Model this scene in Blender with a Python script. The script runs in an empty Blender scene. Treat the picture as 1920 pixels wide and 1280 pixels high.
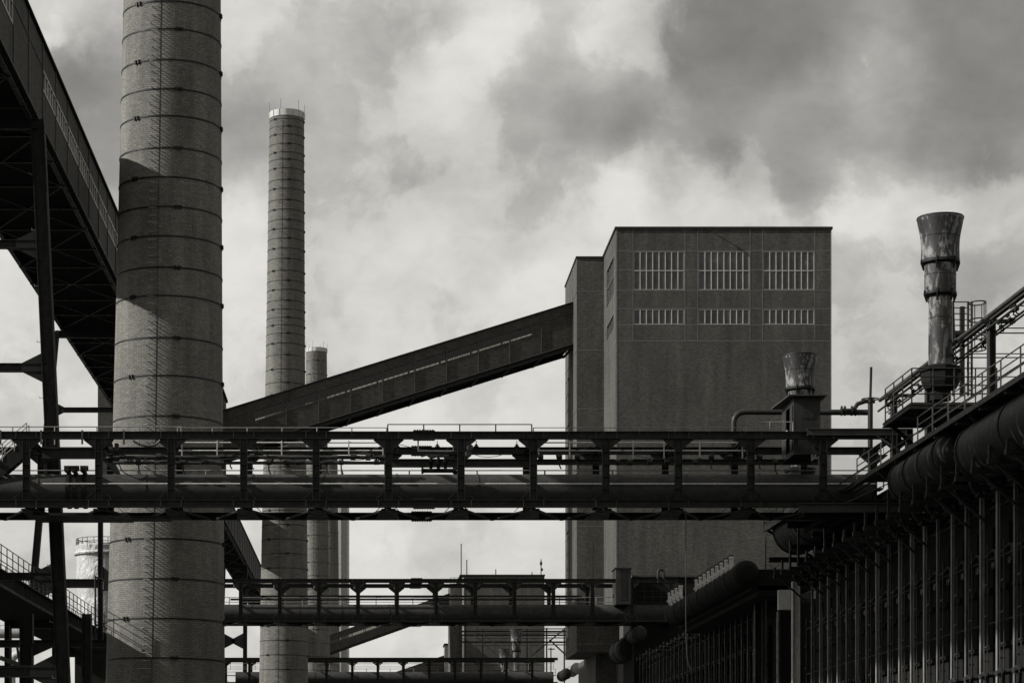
import bpy, math, random
from mathutils import Vector as V, Matrix
random.seed(7)
C = bpy.context.scene.collection
R = math.radians
S = bpy.context.scene

# ---------------------------------------------------------------- camera
EYE = 1.7; F = 4300.0; Q = F/2200; VX = 690.0; VY = 1490.0
cam = bpy.data.cameras.new('camera'); co = bpy.data.objects.new('camera', cam); C.objects.link(co)
co.location = (0, 0, EYE); co.rotation_euler = (R(90), 0, 0)
cam.sensor_width = 36; cam.lens = 36*F/1920
cam.shift_x = (960-VX)/1920; cam.shift_y = (VY-640)/1920
cam.clip_start = 1; cam.clip_end = 6000
S.camera = co
S.view_settings.view_transform = 'Standard'; S.view_settings.look = 'None'
S.view_settings.exposure = 0.35; S.view_settings.gamma = 1

def P(px, py, D):                      # a point of the place from its bearing and its distance
    return V(((px-VX)*D/F, D, EYE+(VY-py)*D/F))
def dirv(px, py): return V(((px-VX)/F, 1, (VY-py)/F)).normalized()

# ---------------------------------------------------------------- sun and sky
EL = 30.6; SH = V((-.987, -.16, 0)).normalized()
sun = bpy.data.lights.new('sun', 'SUN'); so = bpy.data.objects.new('sun', sun); C.objects.link(so)
sun.energy = 5.0; sun.angle = R(.5); sun.color = (1, .985, .95)
tosun = V((SH.x*math.cos(R(EL)), SH.y*math.cos(R(EL)), math.sin(R(EL))))
so.rotation_euler = tosun.to_track_quat('Z', 'Y').to_euler(); so.location = (-60, 0, 90)

W = bpy.data.worlds.new('World'); S.world = W; W.use_nodes = True
nt = W.node_tree; N = nt.nodes; L = nt.links; N.clear()
def nd(t, **k):
    n = N.new(t)
    for a, b in k.items(): setattr(n, a, b)
    return n
def mth(op, a, b=None, clamp=False):
    n = nd('ShaderNodeMath', operation=op); n.use_clamp = clamp
    for i, x in enumerate((a, b)):
        if x is None: continue
        if isinstance(x, (int, float)): n.inputs[i].default_value = x
        else: L.new(x, n.inputs[i])
    return n.outputs[0]
def vm(op, a, b=None, sc=None):
    n = nd('ShaderNodeVectorMath', operation=op)
    for i, x in enumerate((a, b)):
        if x is None: continue
        if isinstance(x, (tuple, V)): n.inputs[i].default_value = x
        else: L.new(x, n.inputs[i])
    if sc is not None: n.inputs['Scale'].default_value = sc
    return n
tc = nd('ShaderNodeTexCoord').outputs['Generated']
def noise(vec, scale, det=6, rough=.55, dist=0.):
    n = nd('ShaderNodeTexNoise'); L.new(vec, n.inputs['Vector'])
    n.inputs['Scale'].default_value = scale; n.inputs['Detail'].default_value = det
    n.inputs['Roughness'].default_value = rough; n.inputs['Distortion'].default_value = dist
    return n
w1 = vm('SCALE', vm('SUBTRACT', noise(tc, 14, 9, .62).outputs['Color'], (.5, .5, .5)).outputs[0], sc=.05).outputs[0]
wd = vm('ADD', tc, w1).outputs[0]
# cloud masses of that afternoon: bearing, angular size, how much thicker or thinner the cover is there
marks = [(100,40,.75),(20,20,.7),(450,30,.72),(600,100,.60),(740,85,.48),(700,30,.5),(930,60,.88),(850,140,.80),(1130,50,.75),(1180,110,.55),(1290,100,.18),
 (130,140,.18),(190,240,.30),(455,250,.36),(560,330,.52),(700,250,.60),(900,240,.60),(700,370,.48),(850,370,.52),(1000,330,.50),(1000,170,.46),(1100,230,.34),(1200,260,.26),(1350,280,.24),
 (1560,200,.36),(1640,170,.50),(1500,260,.36),(1760,250,.26),(1850,60,.22),(1850,160,.20),(1500,90,.18),(1400,30,.16),(460,410,.85),(620,430,.52),(800,460,.66),(950,470,.55),(1000,520,.84),
 (1180,405,.86),(1310,400,.78),(1440,412,.66),(1620,425,.80),(1720,400,.62),(1860,390,.5),(1850,300,.2),(1250,340,.42),(1500,350,.35),(460,560,.82),(700,570,.66),(620,580,.56),(900,620,.72),(1620,560,.5),
 (1800,540,.38),(1650,680,.48),(1870,640,.62),(20,560,.78),(140,650,.75),(700,1000,.8),(900,1060,.68),(560,1040,.8),(60,1000,.62),(800,780,.78),(100,1200,.7),(1600,1000,.5)]
sw = sc_ = None
for (bx, by, am) in marks:
    w_ = mth('POWER', mth('ADD', vm('DISTANCE', wd, tuple(dirv(bx, by))).outputs['Value'], .009), -4.2)
    a_ = mth('MULTIPLY', w_, am)
    sw = w_ if sw is None else mth('ADD', sw, w_); sc_ = a_ if sc_ is None else mth('ADD', sc_, a_)
base_cov = mth('DIVIDE', sc_, sw)
st = nd('ShaderNodeMapping'); L.new(tc, st.inputs['Vector']); st.inputs['Scale'].default_value = (1, 1, 1.5); st.inputs['Rotation'].default_value = (0, R(14), 0)
n1 = noise(st.outputs[0], 17, 10, .58, .6).outputs['Fac']; n2 = noise(st.outputs[0], 55, 8, .6, .3).outputs['Fac']
cov = mth('ADD', base_cov, mth('MULTIPLY', mth('SUBTRACT', n1, .5), mth('ADD', mth('MULTIPLY', base_cov, .42), .10)))
cov = mth('ADD', cov, mth('MULTIPLY', mth('SUBTRACT', n2, .5), mth('ADD', mth('MULTIPLY', base_cov, .25), .06)))
n3 = noise(wd, 20, 10, .56, .2).outputs['Fac']; n3 = mth('ADD', n3, mth('MULTIPLY', mth('SUBTRACT', base_cov, .55), .42))
ed = nd('ShaderNodeMapRange', interpolation_type='SMOOTHSTEP'); L.new(n3, ed.inputs['Value']); ed.inputs['From Min'].default_value = .47; ed.inputs['From Max'].default_value = .59
cov = mth('ADD', cov, mth('MULTIPLY', mth('SUBTRACT', ed.outputs[0], .45), .15))
mr = nd('ShaderNodeMapRange', interpolation_type='SMOOTHSTEP'); L.new(cov, mr.inputs['Value'])
mr.inputs['From Min'].default_value = -.12; mr.inputs['From Max'].default_value = 1.05
sky = nd('ShaderNodeTexSky', sky_type='NISHITA'); sky.sun_disc = False; sky.sun_elevation = R(EL); sky.sun_rotation = R(262)
bw = nd('ShaderNodeRGBToBW'); L.new(sky.outputs[0], bw.inputs[0])
gap = mth('ADD', mth('MULTIPLY', bw.outputs[0], .15), .80)
cl = mth('ADD', mth('MULTIPLY', n2, .8), 5.6)
mx = nd('ShaderNodeMix', data_type='FLOAT'); L.new(mr.outputs[0], mx.inputs[0]); L.new(gap, mx.inputs[2]); L.new(cl, mx.inputs[3])
tint = nd('ShaderNodeVectorMath', operation='SCALE'); tint.inputs[0].default_value = (1, .985, .935); L.new(mx.outputs[0], tint.inputs['Scale'])
bg = nd('ShaderNodeBackground'); bg.inputs['Strength'].default_value = .1; L.new(tint.outputs[0], bg.inputs['Color'])
out = nd('ShaderNodeOutputWorld'); L.new(bg.outputs[0], out.inputs[0])

# ---------------------------------------------------------------- materials
def M(name): 
    m = bpy.data.materials.new(name); m.use_nodes = True; m.node_tree.nodes.clear(); return m
class G:                                # tiny node builder
    def __init__(s, name):
        s.m = M(name); s.t = s.m.node_tree
        s.b = s.n('ShaderNodeBsdfPrincipled'); o = s.n('ShaderNodeOutputMaterial'); s.t.links.new(s.b.outputs[0], o.inputs[0]); s.o = o
        s.obj = s.n('ShaderNodeTexCoord').outputs['Object']
    def n(s, t, **k):
        x = s.t.nodes.new(t)
        for a, b in k.items(): setattr(x, a, b)
        return x
    def l(s, a, b): s.t.links.new(a, b)
    def map(s, sc, v=None):
        q = s.n('ShaderNodeMapping'); s.l(v or s.obj, q.inputs['Vector']); q.inputs['Scale'].default_value = sc; return q.outputs[0]
    def noise(s, v, sc, det=5, ro=.6, di=0):
        q = s.n('ShaderNodeTexNoise'); s.l(v, q.inputs['Vector']); q.inputs['Scale'].default_value = sc; q.inputs['Detail'].default_value = det
        q.inputs['Roughness'].default_value = ro; q.inputs['Distortion'].default_value = di; return q.outputs['Fac']
    def ramp(s, f, stops):
        q = s.n('ShaderNodeValToRGB'); s.l(f, q.inputs[0]); e = q.color_ramp.elements
        while len(e) < len(stops): e.new(.5)
        for i, (p, c) in enumerate(stops):
            e[i].position = p; e[i].color = (c, c*.995, c*.97, 1)
        return q.outputs[0]
    def mul(s, a, b, f=1.):
        q = s.n('ShaderNodeMix', data_type='RGBA', blend_type='MULTIPLY'); q.inputs[0].default_value = f
        s.l(a, q.inputs[6]); s.l(b, q.inputs[7]); return q.outputs[2]
    def math(s, op, a, b=None):
        q = s.n('ShaderNodeMath', operation=op)
        for i, x in enumerate((a, b)):
            if x is None: continue
            if isinstance(x, (int, float)): q.inputs[i].default_value = x
            else: s.l(x, q.inputs[i])
        return q.outputs[0]
    def fin(s, col, rough=.7, metal=0, bump=None, bs=.3, bd=.02, spec=.5):
        if isinstance(col, float): s.b.inputs['Base Color'].default_value = (col, col*.995, col*.97, 1)
        else: s.l(col, s.b.inputs['Base Color'])
        if isinstance(rough, (int, float)): s.b.inputs['Roughness'].default_value = rough
        else: s.l(rough, s.b.inputs['Roughness'])
        s.b.inputs['Metallic'].default_value = metal; s.b.inputs['Specular IOR Level'].default_value = spec
        if bump is not None:
            q = s.n('ShaderNodeBump'); q.inputs['Strength'].default_value = bs; q.inputs['Distance'].default_value = bd
            s.l(bump, q.inputs['Height']); s.l(q.outputs[0], s.b.inputs['Normal'])
        return s.m
def brick_mat(name, base, var, cyl=0, course=.11, bw_=.32, stain=.5, mort=1.5, vz=1.0):
    g = G(name); sp = g.n('ShaderNodeSeparateXYZ'); g.l(g.obj, sp.inputs[0])
    if cyl: u = g.math('MULTIPLY', g.math('ARCTAN2', sp.outputs[1], sp.outputs[0]), cyl)
    else: u = g.math('ADD', sp.outputs[0], sp.outputs[1])
    cb = g.n('ShaderNodeCombineXYZ'); g.l(u, cb.inputs[0]); g.l(sp.outputs[2], cb.inputs[1])
    bt = g.n('ShaderNodeTexBrick'); g.l(cb.outputs[0], bt.inputs['Vector']); bt.inputs['Scale'].default_value = 1
    bt.inputs['Brick Width'].default_value = bw_; bt.inputs['Row Height'].default_value = course; bt.inputs['Mortar Size'].default_value = course*.12
    bt.inputs['Mortar Smooth'].default_value = .3
    c = lambda x: (x, x*.995, x*.97, 1)
    bt.inputs['Color1'].default_value = c(base*(1-var)); bt.inputs['Color2'].default_value = c(base*(1+var)); bt.inputs['Mortar'].default_value = c(base*mort)
    bt.inputs['Bias'].default_value = 0
    st1 = g.ramp(g.noise(g.map((1, 1, .35)), .35, 6, .6), [(.3, 1-stain*.6), (.7, 1+.0)])
    st2 = g.ramp(g.noise(g.map((2, 2, 10)), 1.6, 6, .7), [(.3, 1-stain*.55), (.5, .9), (.72, 1.0)])
    st4 = g.ramp(g.noise(g.map((1, 1, .10)), .9, 5, .65), [(.32, 1-stain*.6), (.62, 1.0)])
    st3 = g.ramp(g.noise(g.map((9, 9, 11)), 1.0, 2, .7), [(.35, .62), (.6, 1.0)])
    col = g.mul(g.mul(g.mul(g.mul(bt.outputs['Color'], st1), st2), st3), st4)
    return g.fin(col, .85, bump=bt.outputs['Fac'], bs=.35, bd=-.012, spec=.35)
def steel_mat(name, base, rough=.5, var=.5, metal=0, scale=(1, 1, .5)):
    g = G(name); n = g.noise(g.map(scale), 2.2, 7, .65)
    n2 = g.noise(g.map((6, 6, .7)), 2.2, 5, .65)
    col = g.mul(g.ramp(n, [(.3, base*(1-var)), (.7, base*(1+var))]), g.ramp(n2, [(.3, .65), (.6, 1)]))
    rg = g.ramp(g.noise(g.obj, 3, 4), [(.3, max(.1, rough-.15)), (.7, min(1, rough+.2))])
    return g.fin(col, rg, metal, bump=n, bs=.12, bd=.02, spec=.22)
m_chim = brick_mat('chimney_brick', .24, .16, cyl=3.8, stain=.6, course=.14, bw_=.4, mort=.5)
m_chimfar = brick_mat('chimney_brick_far', .22, .15, cyl=3.0, stain=.55, course=.2, bw_=.6, mort=.6)
m_wall = brick_mat('tower_brick', .10, .38, stain=.62, course=.10, bw_=.32, mort=1.3)
m_gal = brick_mat('gallery_brick', .08, .38, stain=.55, course=.14, bw_=.45, mort=1.2)
m_steel = steel_mat('black_steel', .011, .55)
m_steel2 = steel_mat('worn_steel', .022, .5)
m_edge = steel_mat('rubbed_steel', .045, .5, .3)
m_rail = steel_mat('galvanised_rail', .22, .5, .3)
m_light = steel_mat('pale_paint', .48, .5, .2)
m_rib = steel_mat('facade_rib_paint', .17, .6, .2)
m_rust = steel_mat('dark_rust', .014, .7, .6)
m_roof = steel_mat('roof_felt', .022, .85, .3)
m_pipe = steel_mat('weathered_pipe', .037, .6, .35, scale=(.6, .6, 1))
m_rib2 = steel_mat('gallery_rib_paint', .07, .6, .3)
m_conc = steel_mat('grey_concrete', .28, .85, .25)
m_cable = G('cable_rubber').fin(.03, .6)
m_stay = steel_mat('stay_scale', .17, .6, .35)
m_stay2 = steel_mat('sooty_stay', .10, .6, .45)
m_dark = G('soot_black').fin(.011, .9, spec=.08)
g = G('gallery_glass'); g.b.inputs['Base Color'].default_value = (.02, .02, .02, 1)
tr = g.n('ShaderNodeBsdfTransparent'); tr.inputs[0].default_value = (.5, .49, .46, 1)
gl = g.n('ShaderNodeBsdfGlossy'); gl.inputs['Roughness'].default_value = .08; gl.inputs[0].default_value = (.8, .79, .75, 1)
fr = g.n('ShaderNodeFresnel'); fr.inputs[0].default_value = 1.5
ms = g.n('ShaderNodeMixShader'); g.l(fr.outputs[0], ms.inputs[0]); g.l(tr.outputs[0], ms.inputs[1]); g.l(gl.outputs[0], ms.inputs[2])
g.l(ms.outputs[0], g.o.inputs[0]); m_glass = g.m
g = G('reflection_mottled_glass'); m_tglass = g.fin(g.ramp(g.noise(g.map((.5, .5, .5)), 1.2, 4), [(.35, .02), (.62, .05), (.75, .12)]), .22, 0, spec=.5)  # lighter blotches in the pane colour imitate uneven reflections
# flare stacks: bare metal patches with soot runs
g = G('stained_flare_steel'); n = g.noise(g.map((1.3, 1.3, .6)), 1.2, 9, .68, .8); n2 = g.noise(g.map((6, 6, .9)), 1.2, 6, .7)
f = g.math('ADD', g.math('MULTIPLY', n, .65), g.math('MULTIPLY', n2, .35))
m_flare = g.fin(g.ramp(f, [(.42, .010), (.515, .022), (.535, .12), (.66, .24)]), g.ramp(n2, [(.3, .45), (.7, .75)]), 0, bump=n, bs=.5, bd=.05, spec=.4)
# collecting mains: brushed soot arcs running round the drum (seams at right angles to its axis)
g = G('sooty_drum_steel'); sp = g.n('ShaderNodeSeparateXYZ'); g.l(g.obj, sp.inputs[0])
n = g.noise(g.map((.6, 3.6, .6)), 1.1, 8, .68, .35)
m_drum = g.fin(g.ramp(n, [(.50, .004), (.57, .011), (.64, .10), (.74, .2)]), .6, 0, bump=n, bs=.3, spec=.2)
g = G('wrapped_plastic'); n = g.noise(g.map((1, 1, .5)), .8, 6, .6, 1.5)
m_wrap = g.fin(g.ramp(n, [(.3, .30), (.7, .48)]), .35, bump=n, bs=.9, bd=.35)
g = G('gravel_ground'); n = g.noise(g.obj, .12, 8); n2 = g.noise(g.obj, 4, 6)
m_ground = g.fin(g.mul(g.ramp(n, [(.3, .025), (.7, .06)]), g.ramp(n2, [(.3, .6), (.7, 1)])), .95, bump=n2, bs=.5, bd=.05)

# ---------------------------------------------------------------- mesh helpers
class MB:
    def __init__(s): s.v = []; s.f = []; s.pc = []; s.marks = []
    def g(s): s.marks.append(len(s.f)); return s
    def add(s, vs, fs):
        s.pc.append(len(s.f)); o = len(s.v); s.v += [V(x) for x in vs]; s.f += [tuple(i+o for i in q) for q in fs]; return s
    def box(s, x0, x1, y0, y1, z0, z1):
        return s.add([(x, y, z) for z in (z0, z1) for y in (y0, y1) for x in (x0, x1)],
                     [(0, 2, 3, 1), (4, 5, 7, 6), (0, 1, 5, 4), (2, 6, 7, 3), (0, 4, 6, 2), (1, 3, 7, 5)])
    def quad(s, a, b, c, d): return s.add([a, b, c, d], [(0, 1, 2, 3)])
    def beam(s, p0, p1, w, h, up=(0, 0, 1), off=(0, 0)):
        p0, p1 = V(p0), V(p1); d = (p1-p0).normalized(); up = V(up)
        if abs(d.dot(up)) > .98: up = V((1, 0, 0)) if abs(d.x) < .9 else V((0, 1, 0))
        sd = d.cross(up).normalized(); u = sd.cross(d).normalized()
        c = sd*off[0]+u*off[1]; q = []
        for p in (p0, p1):
            for a, b in ((-1, -1), (1, -1), (1, 1), (-1, 1)): q.append(p+c+sd*a*w/2+u*b*h/2)
        return s.add(q, [(0, 1, 2, 3), (7, 6, 5, 4), (0, 4, 5, 1), (1, 5, 6, 2), (2, 6, 7, 3), (3, 7, 4, 0)])
    def ibeam(s, p0, p1, w, h, up=(0, 0, 1), t=.035):
        s.beam(p0, p1, t*.8, h-2*t, up); n0 = len(s.pc); s.beam(p0, p1, w, t, up, (0, h/2-t/2)); s.beam(p0, p1, w, t, up, (0, -h/2+t/2)); del s.pc[n0:]; return s
    def prism(s, pts, ext):
        n = len(pts); ext = V(ext); pts = [V(p) for p in pts]
        return s.add(pts+[p+ext for p in pts], [tuple(range(n))[::-1], tuple(range(n, 2*n))]+[(i, (i+1) % n, n+(i+1) % n, n+i) for i in range(n)])
    def tube(s, pts, r, n=8, cap=True):
        pts = [V(p) for p in pts]; rs = r if isinstance(r, (list, tuple)) else [r]*len(pts)
        d0 = (pts[1]-pts[0]).normalized(); up = V((0, 0, 1)) if abs(d0.z) < .9 else V((0, 1, 0))
        sd = d0.cross(up).normalized(); vs = []; prev = d0
        for i, p in enumerate(pts):
            if i == 0: d = d0
            elif i == len(pts)-1: d = (p-pts[i-1]).normalized()
            else: d = ((p-pts[i-1]).normalized()+(pts[i+1]-p).normalized()).normalized()
            sd = (prev.rotation_difference(d)) @ sd; sd = (sd-d*sd.dot(d)).normalized(); u = sd.cross(d); prev = d
            for k in range(n):
                a = 2*math.pi*k/n; vs.append(p+(sd*math.cos(a)+u*math.sin(a))*rs[i])
        fs = [(i*n+k, i*n+(k+1) % n, (i+1)*n+(k+1) % n, (i+1)*n+k) for i in range(len(pts)-1) for k in range(n)]
        if cap: fs += [tuple(range(n))[::-1], tuple(range((len(pts)-1)*n, len(pts)*n))]
        return s.add(vs, fs)
    def lathe(s, prof, c, n=32, closed=False, axis='z'):
        vs = []
        for r, z in prof:
            for k in range(n):
                a = 2*math.pi*k/n
                vs.append((c[0]+r*math.cos(a), c[1]+r*math.sin(a), c[2]+z) if axis == 'z' else (c[0]+r*math.cos(a), c[1]+z, c[2]+r*math.sin(a)))
        m = len(prof); rng = m if closed else m-1
        fs = [(i*n+k, i*n+(k+1) % n, ((i+1) % m)*n+(k+1) % n, ((i+1) % m)*n+k) for i in range(rng) for k in range(n)]
        return s.add(vs, fs)
YS = 1.0
def tag(o, label, cat, group=None, kind=None):
    if label: o['label'] = label
    if cat: o['category'] = cat
    if group: o['group'] = group
    if kind: o['kind'] = kind
    return o
def thing(name, label, cat, loc=(0, 0, 0), group=None):
    loc = (loc[0], loc[1]*YS, loc[2]); o = bpy.data.objects.new(name, None); C.objects.link(o); o.location = loc; o.empty_display_size = .5
    o['_org'] = list(loc); return tag(o, label, cat, group)
SPLIT = {'bracket', 'brace', 'gusset', 'floor_beam', 'roof_beam', 'knee_plate', 'climbing_iron', 'crown_strap', 'lightning_rod', 'hanger_strap', 'stiffener', 'stile', 'step_iron', 'roller', 'hanger', 'switch_box', 'support', 'deck_beam', 'support_leg_', 'cross_pipe', 'flange', 'joint_ring', 'drum_ring', 'pipe_run'}
def build(mb, name, mat, parent=None, loc=None, smooth=False, label=None):
    cuts = mb.marks if mb.marks else (mb.pc if name in SPLIT else [])
    if len(cuts) > 1 and parent is not None:
        ends = cuts[1:]+[len(mb.f)]; out = None
        for a, b in zip(cuts, ends):
            fs = mb.f[a:b]; ids = sorted({i for q in fs for i in q}); mp = {j: i for i, j in enumerate(ids)}
            m2 = MB(); m2.v = [mb.v[i] for i in ids]; m2.f = [tuple(mp[i] for i in q) for q in fs]; o = build(m2, name, mat, parent, loc, smooth, label); out = out or o
        return out
    if parent is None: loc = loc or (0, 0, 0); loc = (loc[0], loc[1]*YS, loc[2])
    org = V(parent['_org']) if parent is not None else V(loc)
    me = bpy.data.meshes.new(name); me.from_pydata([(p.x-org.x, p.y*YS-org.y, p.z-org.z) for p in mb.v], [], mb.f); me.validate(); me.update()
    me.materials.append(mat); o = bpy.data.objects.new(name, me); C.objects.link(o); o['_org'] = list(org)
    if smooth:
        for p in me.polygons: p.use_smooth = True
        me.set_sharp_from_angle(angle=R(38))
    if parent is not None: o.parent = parent
    else: o.location = org
    if label: o['label'] = label
    return o
def dup(o, parent=None, off=None, label=None):
    c = o.copy(); C.objects.link(c); c.parent = parent
    if off is not None: c.location = o.location+V(off)
    if label: c['label'] = label
    for ch in list(o.children): dup(ch, c)
    return c
def struct(mb, name, mat):
    o = build(mb, name, mat); o['kind'] = 'structure'; return o
def railing(mb, pts, h=1.1, sp=1.5, r=.025, mids=(.5,), post=.03):
    pts = [V(p) for p in pts]
    up = V((0, 0, 1))
    for a, b in zip(pts, pts[1:]):
        for q in (1.,)+tuple(mids): mb.tube([a+up*h*q, b+up*h*q], r, 6)
        n = max(1, round((b-a).length/sp))
        for i in range(n+1):
            p = a.lerp(b, i/n); mb.tube([p, p+up*h], post, 6)
    return mb
def wall(mb, O, U, Vv, Nn, u0, u1, v0, v1, holes=(), depth=.2):
    O, U, Vv, Nn = V(O), V(U), V(Vv), V(Nn)
    pt = lambda u, v, d=0: O+U*u+Vv*v-Nn*d
    us = sorted({u0, u1, *[h[0] for h in holes], *[h[1] for h in holes]}); vs = sorted({v0, v1, *[h[2] for h in holes], *[h[3] for h in holes]})
    for a, b in zip(us, us[1:]):
        for c, d in zip(vs, vs[1:]):
            um, vmid = (a+b)/2, (c+d)/2
            if any(h[0] < um < h[1] and h[2] < vmid < h[3] for h in holes): continue
            mb.quad(pt(a, c), pt(b, c), pt(b, d), pt(a, d))
    for h in holes:
        a, b, c, d = h
        for (p, q) in (((a, c), (b, c)), ((b, c), (b, d)), ((b, d), (a, d)), ((a, d), (a, c))):
            mb.quad(pt(*p), pt(*q), pt(*q, depth), pt(*p, depth))
def window(parent, O, U, Vv, Nn, rect, nx, ny, mat_f, mat_g, dep=.12, t=.07, name='window'):
    O, U, Vv, Nn = V(O), V(U), V(Vv), V(Nn); a, b, c, d = rect
    pt = lambda u, v, q=0: O+U*u+Vv*v-Nn*q
    mb = MB()
    for i in range(nx+1):
        u = a+(b-a)*i/nx; mb.beam(pt(u, c, dep-.03), pt(u, d, dep-.03), t, .06, Nn)
    for j in range(ny+1):
        v = c+(d-c)*j/ny; mb.beam(pt(a, v, dep-.035), pt(b, v, dep-.035), t, .06, Nn)
    w = build(mb, name, mat_f, parent)
    pm = MB(); pm.quad(pt(a, c, dep), pt(b, c, dep), pt(b, d, dep), pt(a, d, dep)); build(pm, 'pane', mat_g, w)
    return w

# ---------------------------------------------------------------- ground
g_ = MB()
n = 24
for i in range(n):
    for j in range(n):
        x0, x1 = -2500+5000*i/n, -2500+5000*(i+1)/n; y0, y1 = -800+4800*j/n, -800+4800*(j+1)/n
        g_.quad((x0, y0, 0), (x1, y0, 0), (x1, y1, 0), (x0, y1, 0))
struct(g_, 'ground', m_ground)

# ---------------------------------------------------------------- chimneys
def chimney(D, X, prof, rings, label, mat, lean=0., crown=False, detail=True, nclamp=3, ladder_z=None, vis=(0, 999), step=1.1):
    root = thing('brick_chimney', label, 'chimney', (X, D, 0), 'row of brick chimneys')
    c = (X, D, 0)
    rad = lambda z: next((r0+(r1-r0)*(z-z0)/(z1-z0) for (r0, z0), (r1, z1) in zip(prof, prof[1:]) if z0 <= z <= z1), prof[-1][0])
    top = prof[-1][1]; mb = MB()
    zs = [i*3. for i in range(int(top/3)+1)]+[top]
    mb.lathe([(rad(z), z) for z in zs]+[(rad(top)-.4, top), (rad(top)-.5, top-6)], c, 64); build(mb, 'shaft', mat, root, smooth=True)
    face = math.atan2(-D, -X)               # towards the yard
    for i, z in enumerate(rings):
        r = rad(z); mb = MB(); hw = .05 if D < 200 else .04
        mb.lathe([(r-.02, -hw), (r+.035, -hw), (r+.035, hw), (r-.02, hw)], (X, D, z), 64, True); h = build(mb, 'hoop', m_steel, root, smooth=True)
        cb = MB()
        for q in range(nclamp):
            cb.g()
            a = face+R((-42 if i % 2 == 0 else 8)+q*120)
            o = V((math.cos(a), math.sin(a), 0)); t = V((-math.sin(a), math.cos(a), 0)); p = V((X, D, z))+o*(r+.07)
            for sg in (-1, 1):
                cb.beam(p+t*sg*.13+V((0, 0, -.14)), p+t*sg*.13+V((0, 0, .14)), .07, .14, o)
            cb.tube([p-t*.3+V((0, 0, .07)), p+t*.3+V((0, 0, .07))], .022, 6); cb.tube([p-t*.3-V((0, 0, .07)), p+t*.3-V((0, 0, .07))], .022, 6)
        build(cb, 'clamp', m_steel, h)
    # climbing irons and lightning conductor
    mb = MB(); zt = ladder_z or (2, top-1); z = zt[0]; k = 0; rest = MB(); first_mb = mb
    while z < zt[1]:
        mb = first_mb.g() if (z < vis[1] and z > vis[0]) else rest
        r = rad(z); a = face-R(18); o = V((math.cos(a), math.sin(a), 0)); t = V((-math.sin(a), math.cos(a), 0)); p = V((X, D, z))
        big = (k % 5 == 0); e = .8 if big else .42; w = .34 if big else .2
        if big: mb.tube([p+o*(r-.05)+t*-w]+[p+o*(r+e*math.sin(R(q)))+t*(-w*math.cos(R(q))) for q in range(20, 170, 20)]+[p+o*(r-.05)+t*w], .03, 6)
        else: mb.tube([p+o*(r-.05)-t*w, p+o*(r+e)-t*w, p+o*(r+e)+t*w, p+o*(r-.05)+t*w], .03, 6)
        z += step; k += 1
    build(first_mb, 'climbing_iron', m_rail, root)
    if rest.v: build(rest, 'climbing_irons', m_rail, root)['kind'] = 'stuff'
    mb = MB(); a = face-R(13); o = V((math.cos(a), math.sin(a), 0))
    mb.tube([V((X, D, z))+o*(rad(z)+.012) for z in [zt[0]+i*4 for i in range(int((zt[1]-zt[0])/4)+1)]], .015, 6)
    build(mb, 'lightning_conductor', m_steel, root)
    if crown:
        r = rad(top)
        mb = MB(); mb.lathe([(r+.02, -.95), (r+.09, -.9), (r+.1, .05), (r-.3, .1)], (X, D, top), 48); build(mb, 'crown_ring', m_light, root, smooth=True)
        mb = MB()
        for q in range(16):
            a = 2*math.pi*q/16; p = V((X+(r+.14)*math.cos(a), D+(r+.14)*math.sin(a), top)); mb.beam(p+V((0, 0, -.9)), p+V((0, 0, .05)), .05, .05)
        build(mb, 'crown_strap', m_conc, root)
        mb = MB()
        for q in range(6):
            a = face+R(-80+q*60); p = V((X+(r+.1)*math.cos(a), D+(r+.1)*math.sin(a), top)); mb.tube([p, p+V((0, 0, 1.5))], .04, 6)
        build(mb, 'lightning_rod', m_rail, root)
    root.rotation_euler = (0, lean, 0)
    return root
def zr(y, k): return EYE+(VY-y)/k
D1 = 159.7
ys = [1233,1159,1085,1010,935,860,780,704,633,554,501,442,387,331,276,216,165,110,52,0]
rg = [zr(y, 27.55) for y in ys]
rg = [2.5, 5.2, 7.9]+rg+[rg[-1]+2.0*(i+1) for i in range(26)]
lean1 = R(.58)
chimney(D1, -14.2, [(4.3, 0), (4.14, 9.5), (3.81, 27.7), (3.37, 57.1), (2.75, 110)], rg, 'giant brick chimney nearest the camera, cropped by the top of the picture', m_chim, lean1, vis=(6.5, 58), step=.55)
vs2 = [85,115,145,182,215,243,277,322,356,400,437,477,512,549,588,628,674,713,748,790,824,856,885,917,956,1001,1056,1108,1155]
r2 = [zr(180+v*.4844, 12.6) for v in vs2][::-1]; r2 = [r2[0]-2.15*i for i in range(22, 0, -1)]+r2
chimney(344, -12.75, [(3.9, 0), (3.66, 18.7), (3.44, 40), (2.96, 64.5), (2.58, 103.8)], r2, 'tall slender brick chimney with white crown standing whole against the sky', m_chimfar, R(.32), True)
chimney(565, -12.7, [(3.8, 0), (3.0, 60), (2.56, 111.5)], [6+3.3*i for i in range(32)], 'shorter-looking chimney with white crown just right of the tall slender one', m_chimfar, 0, True)
chimney(739, -12.5, [(3.8, 0), (2.7, 111)], [6+5*i for i in range(20)], 'faraway chimney whose top hides behind the nearest pipe bridge', m_chimfar, 0, True, nclamp=2)
t = thing('concrete_tower', 'plain narrow tower with pale left edge, right of the chimney row', 'tower', (-9, 860, 0))
mb = MB(); mb.box(-10.1, -7.1, 860, 870, 0, 112); build(mb, 'shaft', m_conc, t)
mb = MB(); mb.box(-11.1, -10.15, 859.6, 862, 0, 112.3); build(mb, 'painted_lit_edge', m_light, t)  # pale-coloured slab stands in for the tower's sunlit left face
mb = MB(); mb.box(-11.2, -7.0, 859.5, 870.2, 112.4, 113); build(mb, 'roof', m_roof, t)

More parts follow.
